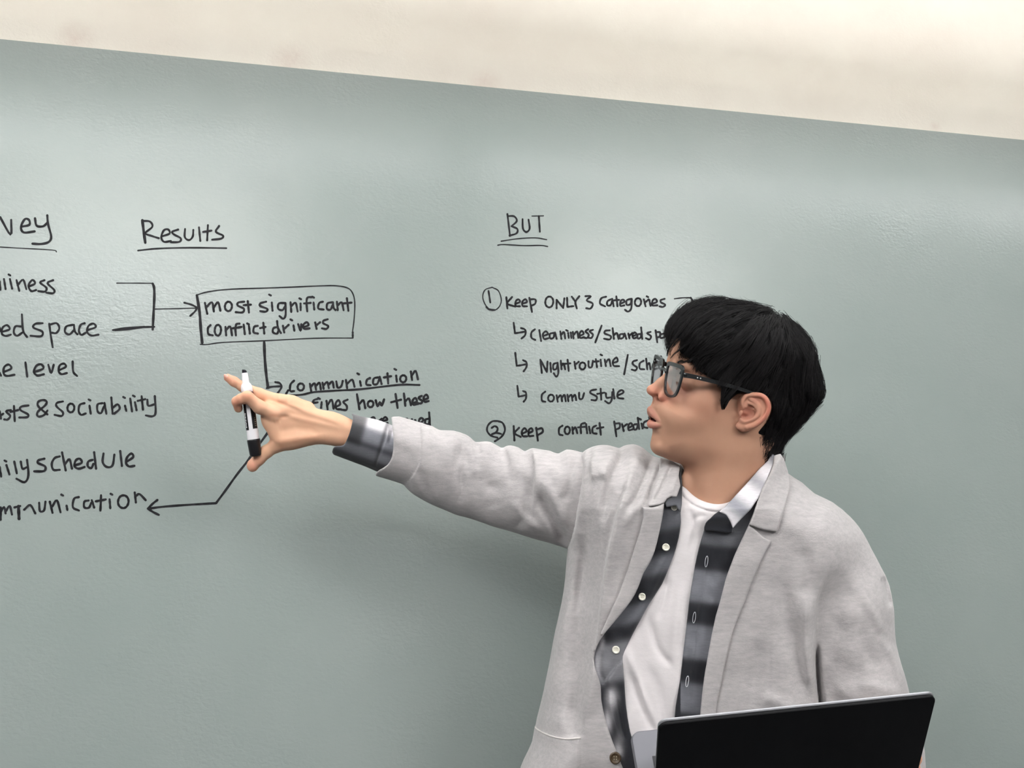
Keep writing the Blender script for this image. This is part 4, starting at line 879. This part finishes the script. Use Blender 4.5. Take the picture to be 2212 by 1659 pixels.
scL = [(1467, 1010), (1471, 1020), (1474, 1050), (1473, 1090), (1470, 1108), (1460, 1092), (1440, 1096), (1436, 1086), (1442, 1078), (1456, 1072), (1466, 1060), (1464, 1030)]
f_ = flap('shirt_collar', scL, -9, 3, (1425, 1485, 1000, 1120, -230, -30), m_plaid, shirt, h=1.5, cols=lambda V: stripes(V[:, 1], [1080], [PB, PG * .6], 6), fold=False, lift=lambda X, Y: 3); f_['label'] = 'dark collar leaf beside the neck'
# buttons, buttonholes
m_btn = mat('pearl_button', lin(232, 228, 214), .3); m_thr = mat('pale_thread', lin(200, 200, 205), .8); m_hole = mat('button_recess', lin(150, 142, 120), .6); m_brn = mat('brown_horn_button', lin(74, 58, 40), .4)
def button(px, py, r, m, parent, bv, lab=None, Yd=None):
    o = Vector(Pn(px, py, .6)); d = (Vector(Pn(px, py, 2.0)) - o).normalized(); h = bv.ray_cast(o, d)
    c = h[0]; nn = (-d * .6 + (h[1] if h[1].dot(d) < 0 else -h[1]) * .4).normalized()
    up = Vector((0, 0, 1)); up = (up - nn * up.dot(nn)).normalized(); sd = up.cross(nn)
    R_ = r * (c - CAM).length / FPX
    prof = [(0, .16), (.45, .16), (.62, .20), (.70, .36), (.86, .40), (1, .25), (1, 0)]; V, F = [], []; sg = 22
    for q, z in prof:
        for k in range(sg):
            a = 2 * math.pi * k / sg; V.append(c + (up * math.sin(a) + sd * math.cos(a)) * R_ * q + nn * R_ * z)
    for i in range(len(prof) - 1):
        for k in range(sg): F.append((i * sg + k, i * sg + (k + 1) % sg, (i + 1) * sg + (k + 1) % sg, (i + 1) * sg + k))
    b0 = wloc(parent); ob = pmesh('button', [([v - b0 for v in V], F)], m, parent, True)
    if lab: ob['label'] = lab
    hs = []
    for (ax, ay) in ((-.2, -.2), (.2, -.2), (-.2, .2), (.2, .2)):
        v, f = tubeg([c + (sd * ax + up * ay) * R_ + nn * R_ * .15, c + (sd * ax + up * ay) * R_ + nn * R_ * .22], R_ * .11, 7); hs.append(([p - b0 for p in v], f))
    ob2 = pmesh('button_holes', hs, m_hole, parent)
    return ob
BVS = bvh_of(shirt)
for i, (x, y) in enumerate(((1438.5, 1182), (1387.5, 1289), (1330.5, 1403.5))):
    button(x, y, 7.7, m_btn, shirt, BVS)
button(1456.5, 1096, 7, m_btn, shirt, BVS)
button(1329, 1637, 11, m_brn, coat, BV, 'dark brown coat button half hidden by the shirt')
for (x, y, r_) in ((1526, 1213, 12), (1499.5, 1334, 12), (1484.5, 1472, 12)):
    q = [(x + 3 * math.sin(a) + (-.12) * r_ * math.cos(a) * -1, y - r_ * math.cos(a)) for a in np.linspace(0, 2 * math.pi, 14)]
    w3 = []
    for (a, b2) in q:
        o = Vector(Pn(a, b2, .6)); d = (Vector(Pn(a, b2, 2.0)) - o).normalized(); hh = BVS.ray_cast(o, d); w3.append(hh[0] - d * .0006 - wloc(shirt))
    v, f = tubeg(w3, .00045, 5); pmesh('buttonhole', [(v, f)], m_thr, shirt, True)

# --- shirt cuff on the raised wrist
CP = [(640, 880), (700, 876), (757, 892), (779, 899), (813, 906), (833, 913), (851, 921), (900, 935), (960, 980), (940, 1080), (880, 1045), (840, 1028), (813, 1018), (779, 1004), (743, 991), (720, 982), (660, 960), (620, 940)]
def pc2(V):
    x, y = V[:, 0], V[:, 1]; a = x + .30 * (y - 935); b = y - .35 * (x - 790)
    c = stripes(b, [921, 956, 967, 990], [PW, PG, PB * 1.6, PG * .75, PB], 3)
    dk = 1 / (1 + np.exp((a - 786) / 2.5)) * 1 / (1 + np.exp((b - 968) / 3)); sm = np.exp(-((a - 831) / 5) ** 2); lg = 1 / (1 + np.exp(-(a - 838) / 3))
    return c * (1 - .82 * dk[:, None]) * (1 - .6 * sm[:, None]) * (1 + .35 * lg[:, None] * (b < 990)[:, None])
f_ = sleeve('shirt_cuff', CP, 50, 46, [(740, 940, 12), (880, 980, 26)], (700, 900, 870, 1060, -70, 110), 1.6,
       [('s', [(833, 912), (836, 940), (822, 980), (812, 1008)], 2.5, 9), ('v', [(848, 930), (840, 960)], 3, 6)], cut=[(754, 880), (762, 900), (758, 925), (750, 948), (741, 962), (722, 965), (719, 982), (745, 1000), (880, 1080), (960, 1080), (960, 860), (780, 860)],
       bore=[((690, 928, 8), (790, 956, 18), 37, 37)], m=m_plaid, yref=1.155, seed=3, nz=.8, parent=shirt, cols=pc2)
f_['label'] = 'turned plaid cuff at the raised wrist'

# --- trousers and shoes below the frame
m_tr = heather('charcoal_trousers', lin(52, 52, 56), lin(66, 66, 70)); m_shoe = mat('black_leather', lin(26, 26, 28), .5)
hipc = P(1540, 1800, 1.14) + Vector((0, .03, 0))
hx0, hy0 = hipc.x, hipc.y
def rawvol(name, build, box, h, m, par, lab=None):
    v = Vol(*box, h); build(v); V, Q = v.mesh(); V = V * np.array([.01, .01, .01])
    o = mesh_np(name, V - np.array(wloc(par)), Q, m, par); 
    if lab: o['label'] = lab
    return o
X0, Y0 = hx0 * 100, hy0 * 100
def tr(v):
    v.cap((X0 - 6, Y0 + 1, 92), (X0 + 8, Y0 - 1, 94), 14, 14, 8)
    for s in (-1, 1): v.chain([(X0 + 8 * s, Y0, 86, 11), (X0 + 11 * s, Y0 - 1, 50, 8.5), (X0 + 12 * s, Y0 + 1, 10, 8)], 4)
    v.F = np.maximum(v.F, 7 - v.z).astype(np.float32)
rawvol('trousers', tr, (X0 - 35, X0 + 35, Y0 - 24, Y0 + 26, 2, 112), 1.2, m_tr, body)
for s in (-1, 1):
    def sh(v):
        v.cap((X0 + 12 * s, Y0 + 4, 4.5), (X0 + 13 * s - 1, Y0 - 14, 3.2), 4.8, 4.2, 3); v.cap((X0 + 12 * s, Y0 + 3, 5), (X0 + 12 * s, Y0 + 2, 9), 4.6, 4.6, 3)
        v.F = np.maximum(v.F, .1 - v.z).astype(np.float32)
    rawvol('shoe', sh, (X0 + 12 * s - 9, X0 + 12 * s + 9, Y0 - 22, Y0 + 12, -1, 15), .7, m_shoe, body)
# ------------------------------------------------------------------ spectacles
m_frame = mat('dark_acetate', lin(22, 24, 26), .3); m_frame.node_tree.nodes['Principled BSDF'].inputs['Coat Weight'].default_value = .4
m_lens = bpy.data.materials.new('tinted_lens'); m_lens.use_nodes = True; t = m_lens.node_tree; t.nodes.clear()
o_ = t.nodes.new('ShaderNodeOutputMaterial'); mxs = t.nodes.new('ShaderNodeMixShader'); tr_ = t.nodes.new('ShaderNodeBsdfTransparent'); gl = t.nodes.new('ShaderNodeBsdfGlossy'); fr = t.nodes.new('ShaderNodeFresnel')
tr_.inputs[0].default_value = (.90, .88, .90, 1); gl.inputs['Roughness'].default_value = .03; fr.inputs['IOR'].default_value = 1.55
mf = t.nodes.new('ShaderNodeMath'); mf.operation = 'MULTIPLY'; mf.inputs[1].default_value = .4; t.links.new(fr.outputs[0], mf.inputs[0]); t.links.new(mf.outputs[0], mxs.inputs[0]); t.links.new(tr_.outputs[0], mxs.inputs[1]); t.links.new(gl.outputs[0], mxs.inputs[2]); t.links.new(mxs.outputs[0], o_.inputs[0])
specs = empty('spectacles', hp(1446, 812, 0)); tag(specs, "dark square-rimmed spectacles on the man's nose, seen side-on", 'spectacles')
def gpt(c, y):
    """point on the plane of the front: c sideways, y down"""
    wrap = 0.0011 * c * c
    return (1432 - .17 * (y - 820) + wrap, y, c)
def lens_outline(s, grow=0.0, n_=28):
    pts = [(-1, -.72), (-.92, -.93), (-.6, -1), (.1, -1.02), (.75, -1.0), (.98, -.86), (1.0, -.5), (.93, .0), (.82, .55), (.6, .88), (.2, 1.0), (-.3, .98), (-.7, .8), (-.9, .4), (-1, -.2)]
    q = crv(pts, 3, True); hw, hh = 31 + grow, 30 + grow
    return [(s * (47 + x * hw - max(0, y) * 1.5), 815 + y * hh) for x, y in q]
lp = wloc(specs)
for s in (1, -1):
    o1 = lens_outline(s, 5.2 if s > 0 else 5.0); i1 = lens_outline(s, 0); n1 = len(o1)
    top = lambda y, c: 2.2 if y < 795 else 0
    V = []
    for ring, dx in ((o1, -1.8), (i1, -1.8), (i1, 2.2), (o1, 2.2)):
        for c, y in ring:
            if ring is o1 and y < 800: y -= 2.4
            h, b, cc = gpt(c, y); V.append(hp(h + dx, b, cc) - lp)
    F = []
    for r_ in range(4):
        for k in range(n1):
            a, b = r_ * n1, ((r_ + 1) % 4) * n1; F.append((a + k, a + (k + 1) % n1, b + (k + 1) % n1, b + k))
    rim = pmesh('rim', [(V, F)], m_frame, specs, False)
    V = [hp(*gpt(c, y)) - lp for c, y in i1] + [hp(gpt(c, y)[0] + 1.2, y, c) - lp for c, y in i1]
    pmesh('lens', [(V, [tuple(range(n1)), tuple(range(2 * n1 - 1, n1 - 1, -1))] + [(k, (k + 1) % n1, n1 + (k + 1) % n1, n1 + k) for k in range(n1)])], m_lens, specs)
    # temple: hinge block, straight arm, curved tip behind the ear
    arm = [(1446, 797, 79 * s), (1456, 798, 85 * s), (1472, 801, 90 * s), (1515, 811, 99 * s), (1555, 822, 108 * s), (1585, 832, 110 * s), (1608, 842, 104 * s), (1626, 858, 98 * s)]
    q = crv(arm, 4); V, F = [], []
    for i, p in enumerate(q):
        t_ = i / (len(q) - 1); hh = 5.6 - 2.2 * min(1, t_ * 1.4); tw = 2.6
        for dy, dc in ((-hh, -tw), (-hh, tw), (hh, tw), (hh, -tw)): V.append(hp(p[0], p[1] + dy, p[2] + dc * s) - lp)
    for i in range(len(q) - 1):
        for k in range(4): F.append((4 * i + k, 4 * i + (k + 1) % 4, 4 * i + 4 + (k + 1) % 4, 4 * i + 4 + k))
    F += [(3, 2, 1, 0), tuple(4 * (len(q) - 1) + k for k in range(4))]
    tm = pmesh('temple', [(V, F)], m_frame, specs)
    v, f = tubeg([hp(1441, 793, 74 * s) - lp, hp(1446, 795, 79 * s) - lp, hp(1453, 797, 83 * s) - lp], [.0027, .0031, .0030], 4); pmesh('hinge_block', [(v, f)], m_frame, specs, True)
    rv = []
    for dx in (0, 6): v, f = tubeg([hp(1472 + dx, 801 + dx * .2, (92.6 + dx * .2) * s) - lp, hp(1472 + dx, 801 + dx * .2, (93.6 + dx * .2) * s) - lp], .0009, 8); rv.append((v, f))
    pmesh('rivet', rv, m_alu, tm if False else specs)
br = [gpt(c, 802 - 5 * (1 - (c / 14) ** 2)) for c in (-14, -7, 0, 7, 14)]
v, f = tubeg([hp(h - 1, b, c) - lp for h, b, c in br], [.0024, .0022, .0022, .0022, .0024], 8); pmesh('bridge', [(v, f)], m_frame, specs, True)

# ------------------------------------------------------------------ marker pen held in the fingers
m_mw = mat('white_plastic', lin(232, 230, 234), .35); m_mb = mat('black_plastic', lin(18, 18, 22), .3); m_mp = mat('dark_purple_band', lin(48, 26, 44), .4); m_tip = mat('felt_nib', lin(22, 20, 30), .9)
A = np.array([527.5, 798, 0.0]); Bq = np.array([552.5, 985, 4.0])
def mk(t_, dz=0): q = A + (Bq - A) * t_; return Vector(warp(np.array([[q[0], q[1], q[2] + dz]]), YHD)[0])
pen_e = empty('marker', mk(.5)); tag(pen_e, 'uncapped white dry-erase marker with black cap held between the fingers', 'marker')
ml = wloc(pen_e); PXM = YHD / FPX
def lathe(name, prof, m, seg=24, cols=None):
    pts = [mk(t_) - ml for t_, r in prof]; v, f = tubeg(pts, [max(r * PXM, 1e-5) for t_, r in prof], seg); return pmesh(name, [(v, f)], m, pen_e, True)
L_ = 188.
nib = lathe('nib', [(0.0, 4.2), (.012, 4.9), (.043, 5.0)], m_tip, 12)
me = nib.data; c0 = mk(0) - ml; ax = (mk(1) - mk(0)).normalized(); rt = (Vector(Pn(600, 800, YHD)) - Vector(Pn(500, 800, YHD))).normalized()
for v_ in me.vertices:
    if (v_.co - c0).dot(ax) < .004: v_.co += ax * max(0, (v_.co - c0).dot(rt)) * .9
lathe('tip_holder', [(.04, 5.6), (.045, 6.2), (.15, 7.2), (.158, 7.6), (.172, 9.8), (.19, 11.2), (.215, 11.9), (.24, 12.0), (.262, 11.9)], m_mw)
lathe('band', [(.262, 12.0), (.264, 12.2), (.288, 12.2), (.29, 12.0)], m_mp)
brl = lathe('barrel', [(.29, 11.6), (.40, 11.8), (.60, 12.1), (.80, 12.5), (.81, 12.6)], m_mw)
lathe('cap', [(.805, 12.9), (.81, 13.6), (.82, 13.8), (.975, 12.2), (.99, 11.6), (1.0, 10.4)], m_mb)
# printed label strips wrapped on the barrel
fwd = (Vector(CAM) - mk(.5)).normalized(); sdv = ax.cross(fwd).normalized(); fw = sdv.cross(ax).normalized()
if sdv.dot(rt) < 0: sdv = -sdv
def wrapstrip(name, t0, t1, a0, a1, m, lift=.00012, rings=8):
    V, F = [], []
    for i in range(rings + 1):
        t_ = t0 + (t1 - t0) * i / rings; r = (11.6 + 1.0 * (t_ - .29) / .52) * PXM + lift
        for j in range(7):
            a = math.radians(a0 + (a1 - a0) * j / 6); V.append(mk(t_) - ml + sdv * math.sin(a) * r + fw * math.cos(a) * r)
    for i in range(rings):
        for j in range(6): F.append((i * 7 + j, i * 7 + j + 1, (i + 1) * 7 + j + 1, (i + 1) * 7 + j))
    return pmesh(name, [(V, F)], m, pen_e, True)
wrapstrip('label_strip', .33, .695, -84, -32, m_mb); wrapstrip('label_strip', .33, .685, 8, 62, m_mb)
for k in range(9):
    t0 = .50 + k * .019; wrapstrip('label_letter', t0, t0 + .013, -66, -50 - 4 * (k % 2), m_mw, .00022, 1)
for k in range(5):
    t0 = .56 + k * .022; wrapstrip('label_letter', t0, t0 + .008, 34, 46 + 3 * (k % 3), m_hole, .00022, 1)

# ------------------------------------------------------------------ laptop held against the waist, hinge down
m_lid = mat('black_laptop_lid', lin(7, 7, 9), .5, **{'Specular IOR Level': .2}); m_bev = mat('grey_metal_edge', lin(150, 150, 154), .35, Metallic=.6); m_deck = mat('grey_keyboard_deck', lin(112, 112, 118), .45, Metallic=.3); m_key = mat('dark_keys', lin(40, 40, 44), .5)
a0, a1 = P(1424, 1562, .80), P(2025, 1500, .825)
b0, b1 = P(1411, 1800, .875), P(1940, 1800, .90)
# bottom corners: same width as the top edge, lid length .215
u = (a1 - a0).normalized(); dn_ = ((b0 + b1) / 2 - (a0 + a1) / 2); dn_ = (dn_ - u * dn_.dot(u)).normalized(); wd = (a1 - a0).length; lidn = u.cross(dn_).normalized()
if lidn.dot(Vector((0, -1, 0))) < 0: lidn = -lidn
lap = empty('laptop', a0 + u * wd / 2 + dn_ * .20); tag(lap, 'open black laptop held at the waist, lid towards the camera', 'laptop')
ll = wloc(lap)
def plate(name, org, U, Vd, N, w_, h_, th, r_, m, sg=6, parent=lap):
    pts = []
    for cx, cy, a in ((r_, r_, 180), (w_ - r_, r_, 270), (w_ - r_, h_ - r_, 0), (r_, h_ - r_, 90)):
        for k in range(sg + 1):
            t_ = math.radians(a + 90 * k / sg); pts.append((cx + r_ * math.cos(t_), cy + r_ * math.sin(t_)))
    V, F = [], []; n_ = len(pts); e = .0009
    for z, g in ((0, e), (e, 0), (th - e, 0), (th, e)):
        for x, y in pts:
            gx = x + (w_ / 2 - x) / (w_ / 2) * g; gy = y + (h_ / 2 - y) / (h_ / 2) * g
            V.append(org + U * gx + Vd * gy + N * z - wloc(parent))
    for i in range(3):
        for k in range(n_): F.append((i * n_ + k, i * n_ + (k + 1) % n_, (i + 1) * n_ + (k + 1) % n_, (i + 1) * n_ + k))
    F += [tuple(range(n_ - 1, -1, -1)), tuple(3 * n_ + k for k in range(n_))]
    return pmesh(name, [(V, F)], m, parent)
lid = plate('lid', a0 + dn_ * .0022 - lidn * .0045, u, dn_, lidn, wd, .198, .0045, .009, m_lid)
pl = plate('lid_edge', a0 - lidn * .0062, u, dn_, lidn, wd, .20, .0032, .009, m_bev)
scn = plate('screen', a0 + u * .008 + dn_ * .008 - lidn * .0068, u, dn_, lidn, wd - .016, .182, .0007, .004, m_mb)
# keyboard half behind, leaning away
hinge = a0 + dn_ * .20 - lidn * .008
c_tl = P(1367, 1581, .95); up2 = (c_tl - hinge); up2 = (up2 - u * up2.dot(u)).normalized()
N2 = up2.cross(u).normalized()
if N2.dot(Vector((0, -1, 0))) < 0: N2 = -N2
dkl = (c_tl - hinge).dot(up2); dk_o = hinge + up2 * dkl
deck = plate('base', dk_o - N2 * .012, u, -up2, N2, wd, dkl, .012, .011, m_deck)
ks = []
for r_ in range(5):
    for k in range(14):
        o = dk_o + u * (.022 + k * (wd - .044) / 14) - up2 * (.030 + r_ * .019) + N2 * .0001; w1 = (wd - .044) / 14 - .003
        ks.append(([o + u * a + (-up2) * b + N2 * c - ll for a in (0, w1) for b in (0, .015) for c in (0, .0012)], [(0, 1, 3, 2), (4, 6, 7, 5), (0, 4, 5, 1), (2, 3, 7, 6), (0, 2, 6, 4), (1, 5, 7, 3)]))
for g in ks: pmesh('key', [g], m_key, lap)
plate('trackpad', dk_o + u * (wd / 2 - .05) - up2 * .128 + N2 * .0001, u, -up2, N2, .1, .02, .0004, .004, m_bev)
for t_ in (.12, .88):
    v, f = tubeg([hinge + u * (wd * t_ - .012) - ll, hinge + u * (wd * t_ + .012) - ll], .0055, 10); pmesh('hinge', [(v, f)], m_mb, lap, True)
# ------------------------------------------------------------------ hair
m_hair = mat('black_hair', lin(20, 18, 19), .62); m_hair.node_tree.nodes['Principled BSDF'].inputs['Specular IOR Level'].default_value = .2
m_cap = mat('black_hair_mass', lin(15, 14, 15), .9); m_cap.node_tree.nodes['Principled BSDF'].inputs['Specular IOR Level'].default_value = .1
HO = [(1453, 772), (1447, 745), (1450, 716), (1463, 693), (1486, 670), (1513, 655), (1546, 649), (1580, 650), (1615, 657), (1650, 665), (1685, 680), (1712, 700), (1736, 723), (1747, 748), (1752, 780), (1762, 808), (1769, 834), (1763, 856), (1746, 878),
      (1728, 902), (1708, 926), (1690, 948), (1679, 972), (1678, 1002), (1650, 1020), (1600, 1010), (1560, 960), (1500, 900), (1462, 830)]
REG = np.array([(1434, 778), (1441, 772), (1442, 757), (1447, 744), (1456, 736), (1468, 733), (1469, 748), (1463, 760), (1468, 768), (1480, 774), (1493, 783), (1504, 799), (1521, 811), (1540, 822), (1553, 832), (1558, 848), (1559, 870), (1561, 893), (1568, 884), (1578, 866), (1594, 853),
                (1611, 849), (1641, 851), (1657, 858), (1665, 871), (1664, 890), (1654, 911), (1638, 927), (1621, 941), (1626, 968), (1637, 989), (1646, 1004), (1700, 1020), (1810, 960), (1850, 700), (1700, 580), (1500, 580), (1380, 660), (1410, 770)])
HV = Vol(1430, 1790, 632, 1030, -136, 136, 2.0)
WH = idw(HV.X2, HV.Y2, [(1600, 760, 124), (1500, 720, 106), (1460, 740, 86), (1690, 760, 112), (1620, 850, 110), (1530, 800, 104), (1700, 860, 104), (1660, 960, 86), (1690, 980, 72), (1640, 990, 84)])
dO = -polysd(HV.X2, HV.Y2, crv(HO, 3, True))
RH = 70 + 25 * np.clip((760 - HV.Y2) / 100, 0, 1)
HV.F = inflF(dO, RH, WH, 0 * HV.X2, HV.z)
outerV = Vol(1430, 1790, 632, 1030, -136, 136, 4.0)
outerV.F = HV.F[::2, ::2, ::2]; outerV.F = outerV.F[:outerV.x.size, :outerV.y.size, :outerV.z.size]
OV, OQ = surfnet(outerV.F, outerV.o, 4.0)
bvo = BVHTree.FromPolygons([tuple(p) for p in OV.tolist()], OQ.tolist())
# table of signed distance to the hairline in picture space
tx, ty = np.meshgrid(np.arange(1370, 1860, 2.0), np.arange(570, 1060, 2.0), indexing='ij')
TAB = polysd(tx, ty, crv(REG, 2, True))
def reg(hx, b, c):
    c = np.abs(c); i = np.clip((hx + S_ * c - 1370) / 2, 0, TAB.shape[0] - 1.01); j = np.clip((b + ROLL * c - 570) / 2, 0, TAB.shape[1] - 1.01)
    i0 = np.asarray(i).astype(int); j0 = np.asarray(j).astype(int); fi, fj = i - i0, j - j0
    return (TAB[i0, j0] * (1 - fi) * (1 - fj) + TAB[np.minimum(i0 + 1, TAB.shape[0] - 1), j0] * fi * (1 - fj) + TAB[i0, np.minimum(j0 + 1, TAB.shape[1] - 1)] * (1 - fi) * fj + TAB[np.minimum(i0 + 1, TAB.shape[0] - 1), np.minimum(j0 + 1, TAB.shape[1] - 1)] * fi * fj)
G = reg(HV.x + 0 * HV.y + 0 * HV.z, HV.y + 0 * HV.x + 0 * HV.z, HV.z + 0 * HV.x + 0 * HV.y)
HV.F = smax(HV.F + 3, G + 2, 8).astype(np.float32)
V, Q = biggest(*HV.mesh()); V = relax(V, Q, 2, .5)
hair = part('hair', warp(head2pix(V), YH), Q, m_cap); hair['label'] = 'thick tousled black hair with a swept fringe'
# strands growing from a whorl at the back of the crown, laid over the mass in locks
rr = np.random.RandomState(11)
K = np.array([1672., 690., 10.])
def flow(p, nrm, sw):
    d = p - K; d = d / (np.linalg.norm(d) + 1e-6)
    fr = np.clip((1640 - p[0]) / 160, 0, 1); back = np.clip((p[0] - 1650) / 90, 0, 1)
    g = d * 1.0 + np.array([-.55 * fr + sw * .25, .38 + .30 * back + .25 * fr * np.clip((p[1] - 700) / 60, 0, 1.2), 0]) + np.array([0, .5, 0]) * np.clip((p[1] - 830) / 60, 0, 1)
    g = g + np.array([-.25, .35, 0]) * np.clip((p[1] - 900) / 60, 0, 1)
    g = g - nrm * (g @ nrm); return g / (np.linalg.norm(g) + 1e-6)
allp, sizes, rads = [], [], []
def grow(p, length, lift0, lift1, sw, over, step=6.0, curl=0.0):
    out = []; run = 0; ov = 0; ph = rr.uniform(0, 6.28); n_ = max(3, int(length / step))
    for i in range(n_):
        h = bvo.find_nearest(Vector(p))
        if h[0] is None: break
        q = np.array(h[0]); nn = np.array(h[1]); 
        if nn @ (q - np.array([1600, 830, 0])) < 0: nn = -nn
        t = i / (n_ - 1); lf = lift0 + (lift1 - lift0) * t * t + 1.2 * math.sin(ph + t * 5)
        out.append(q + nn * lf); r = float(reg(q[0], q[1], q[2]))
        if r > 0:
            ov += step
            if ov > over: break
        g = flow(q, nn, sw + curl * math.sin(ph + t * 4)); p = q + g * step
    return out
seeds = []
idx = rr.permutation(len(OV))
for i in idx:
    p = OV[i]
    if reg(*p) < -4 and not (p[2] < -60 and rr.rand() < .5): seeds.append(p)
    if len(seeds) >= 620: break
for p in seeds:
    top = p[1] < 720
    L = rr.uniform(60, 120) * (0.6 if p[1] > 880 else 1); sw = rr.normal(0, .55)
    lift0, lift1 = rr.uniform(-3, 1.5), rr.uniform(.5, 4.5) + (3.5 * rr.rand() ** 3 if top else 0)
    over = rr.uniform(2, 9) if p[1] > 800 else rr.uniform(2, 12)
    g0 = grow(p, L, lift0, lift1, sw, over, curl=.5)
    if len(g0) < 3: continue
    g0 = np.array(g0); t = np.linspace(0, 1, len(g0))[:, None]
    for k in range(30):
        o1 = rr.normal(0, 4.2, 3); o2 = o1 * .35 + rr.normal(0, 1.1, 3)
        nh = max(3, int(len(g0) * rr.uniform(.75, 1.0)))
        c = (g0 + o1 * (1 - t) + o2 * t + np.sin(t * 6 + rr.uniform(0, 6)) * rr.normal(0, .5, 3))[:nh]
        allp.append(c); rads.append(np.linspace(.36, .08, len(c)) * rr.uniform(.6, 1.25))
# flyaway hairs along the top and the back, and the thin ends of the fringe
for k in range(210):
    x = rr.uniform(1455, 1745); a = rr.uniform(-50, 50); h = bvo.find_nearest(Vector((x, 640 if x < 1700 else 700, a)))
    c = grow(np.array(h[0]), rr.uniform(36, 90), 0, rr.uniform(1, 9) * (1.9 if 1560 < x < 1740 else .9), rr.normal(0, 1.1), 6, 5.0)
    if len(c) > 3: allp.append(np.array(c)); rads.append(np.linspace(.32, .10, len(c)))
for k in range(60):
    y = rr.uniform(800, 875); h = bvo.find_nearest(Vector((1790, y, rr.uniform(-30, 60))))
    c = grow(np.array(h[0]), rr.uniform(20, 44), 0, rr.uniform(2, 8), rr.normal(0, .4), 6, 4.0)
    if len(c) > 3: allp.append(np.array(c)); rads.append(np.linspace(.32, .10, len(c)))
def lock(pts, n_, spread, r0=.38):
    q = crv(pts, 4); t = np.linspace(0, 1, len(q))[:, None]
    for k in range(n_):
        o = rr.normal(0, spread, 3); c = q + o * (1 - .75 * t) + np.sin(t * 5 + rr.uniform(0, 6)) * rr.normal(0, .6, 3)
        allp.append(c[:max(4, int(len(c) * rr.uniform(.8, 1)))]); rads.append(np.linspace(r0, .15, len(allp[-1])))
# given in the head frame (profile x, height, sideways)
lock([(1470, 690, 40), (1448, 722, 34), (1436, 748, 26), (1434, 772, 18)], 40, 3.0)
lock([(1480, 700, 50), (1452, 726, 44), (1438, 752, 30), (1440, 776, 22)], 14, 2.4)
lock([(1500, 710, 62), (1470, 730, 58), (1452, 746, 50), (1440, 760, 40), (1436, 772, 30)], 16, 1.8)
lock([(1520, 730, 80), (1490, 752, 74), (1470, 766, 66), (1462, 776, 58)], 80, 3.4)
lock([(1540, 800, 98), (1528, 826, 97), (1524, 850, 95), (1526, 876, 93)], 90, 2.8)
lock([(1560, 812, 100), (1545, 832, 99), (1536, 850, 97), (1530, 868, 95)], 70, 2.6)
pos = np.concatenate(allp); sizes = [len(c) for c in allp]
pos = warp(head2pix(pos), YH)
hc = bpy.data.hair_curves.new('hair_strands'); hc.add_curves(sizes)
hc.attributes['position'].data.foreach_set('vector', (pos - np.array(wloc(hair))).astype(np.float32).ravel())
ra = hc.attributes.get('radius') or hc.attributes.new('radius', 'FLOAT', 'POINT')
ra.data.foreach_set('value', (np.concatenate(rads) * YH / FPX).astype(np.float32))
hc.materials.append(m_hair); ho = link('hair_strands', hc, hair); ho['kind'] = 'stuff'
# eyebrow on the near side
eb = []
for k in range(60):
    t = rr.rand(); x = 1455 + 34 * t; c = 20 + 48 * t; y = 783 - 7 * math.sin(t * 2.4) + rr.normal(0, 2.2)
    eb.append([(x - 3, y + 1, c + 1), (x + 4, y - 2.2, c + 5), (x + 9, y - 2.5, c + 10)])
HB = BVHTree.FromPolygons([tuple(p) for p in HEADV.tolist()], FH.tolist()); ep, es = [], []
for l in eb:
    q = []
    for p in l:
        h = HB.find_nearest(Vector(p)); n_ = Vector(h[1]); 
        if n_.dot(h[0] - Vector((1600, 830, 0))) < 0: n_ = -n_
        q.append(np.array(h[0] + n_ * .7))
    ep.append(np.array(q)); es.append(3)
pe = warp(head2pix(np.concatenate(ep)), YH); ec = bpy.data.hair_curves.new('eyebrow'); ec.add_curves(es)
ec.attributes['position'].data.foreach_set('vector', (pe - np.array(wloc(body))).astype(np.float32).ravel())
ra = ec.attributes.get('radius') or ec.attributes.new('radius', 'FLOAT', 'POINT'); ra.data.foreach_set('value', np.full(len(pe), .2 * YH / FPX, np.float32))
ec.materials.append(m_hair); link('eyebrow', ec, body)
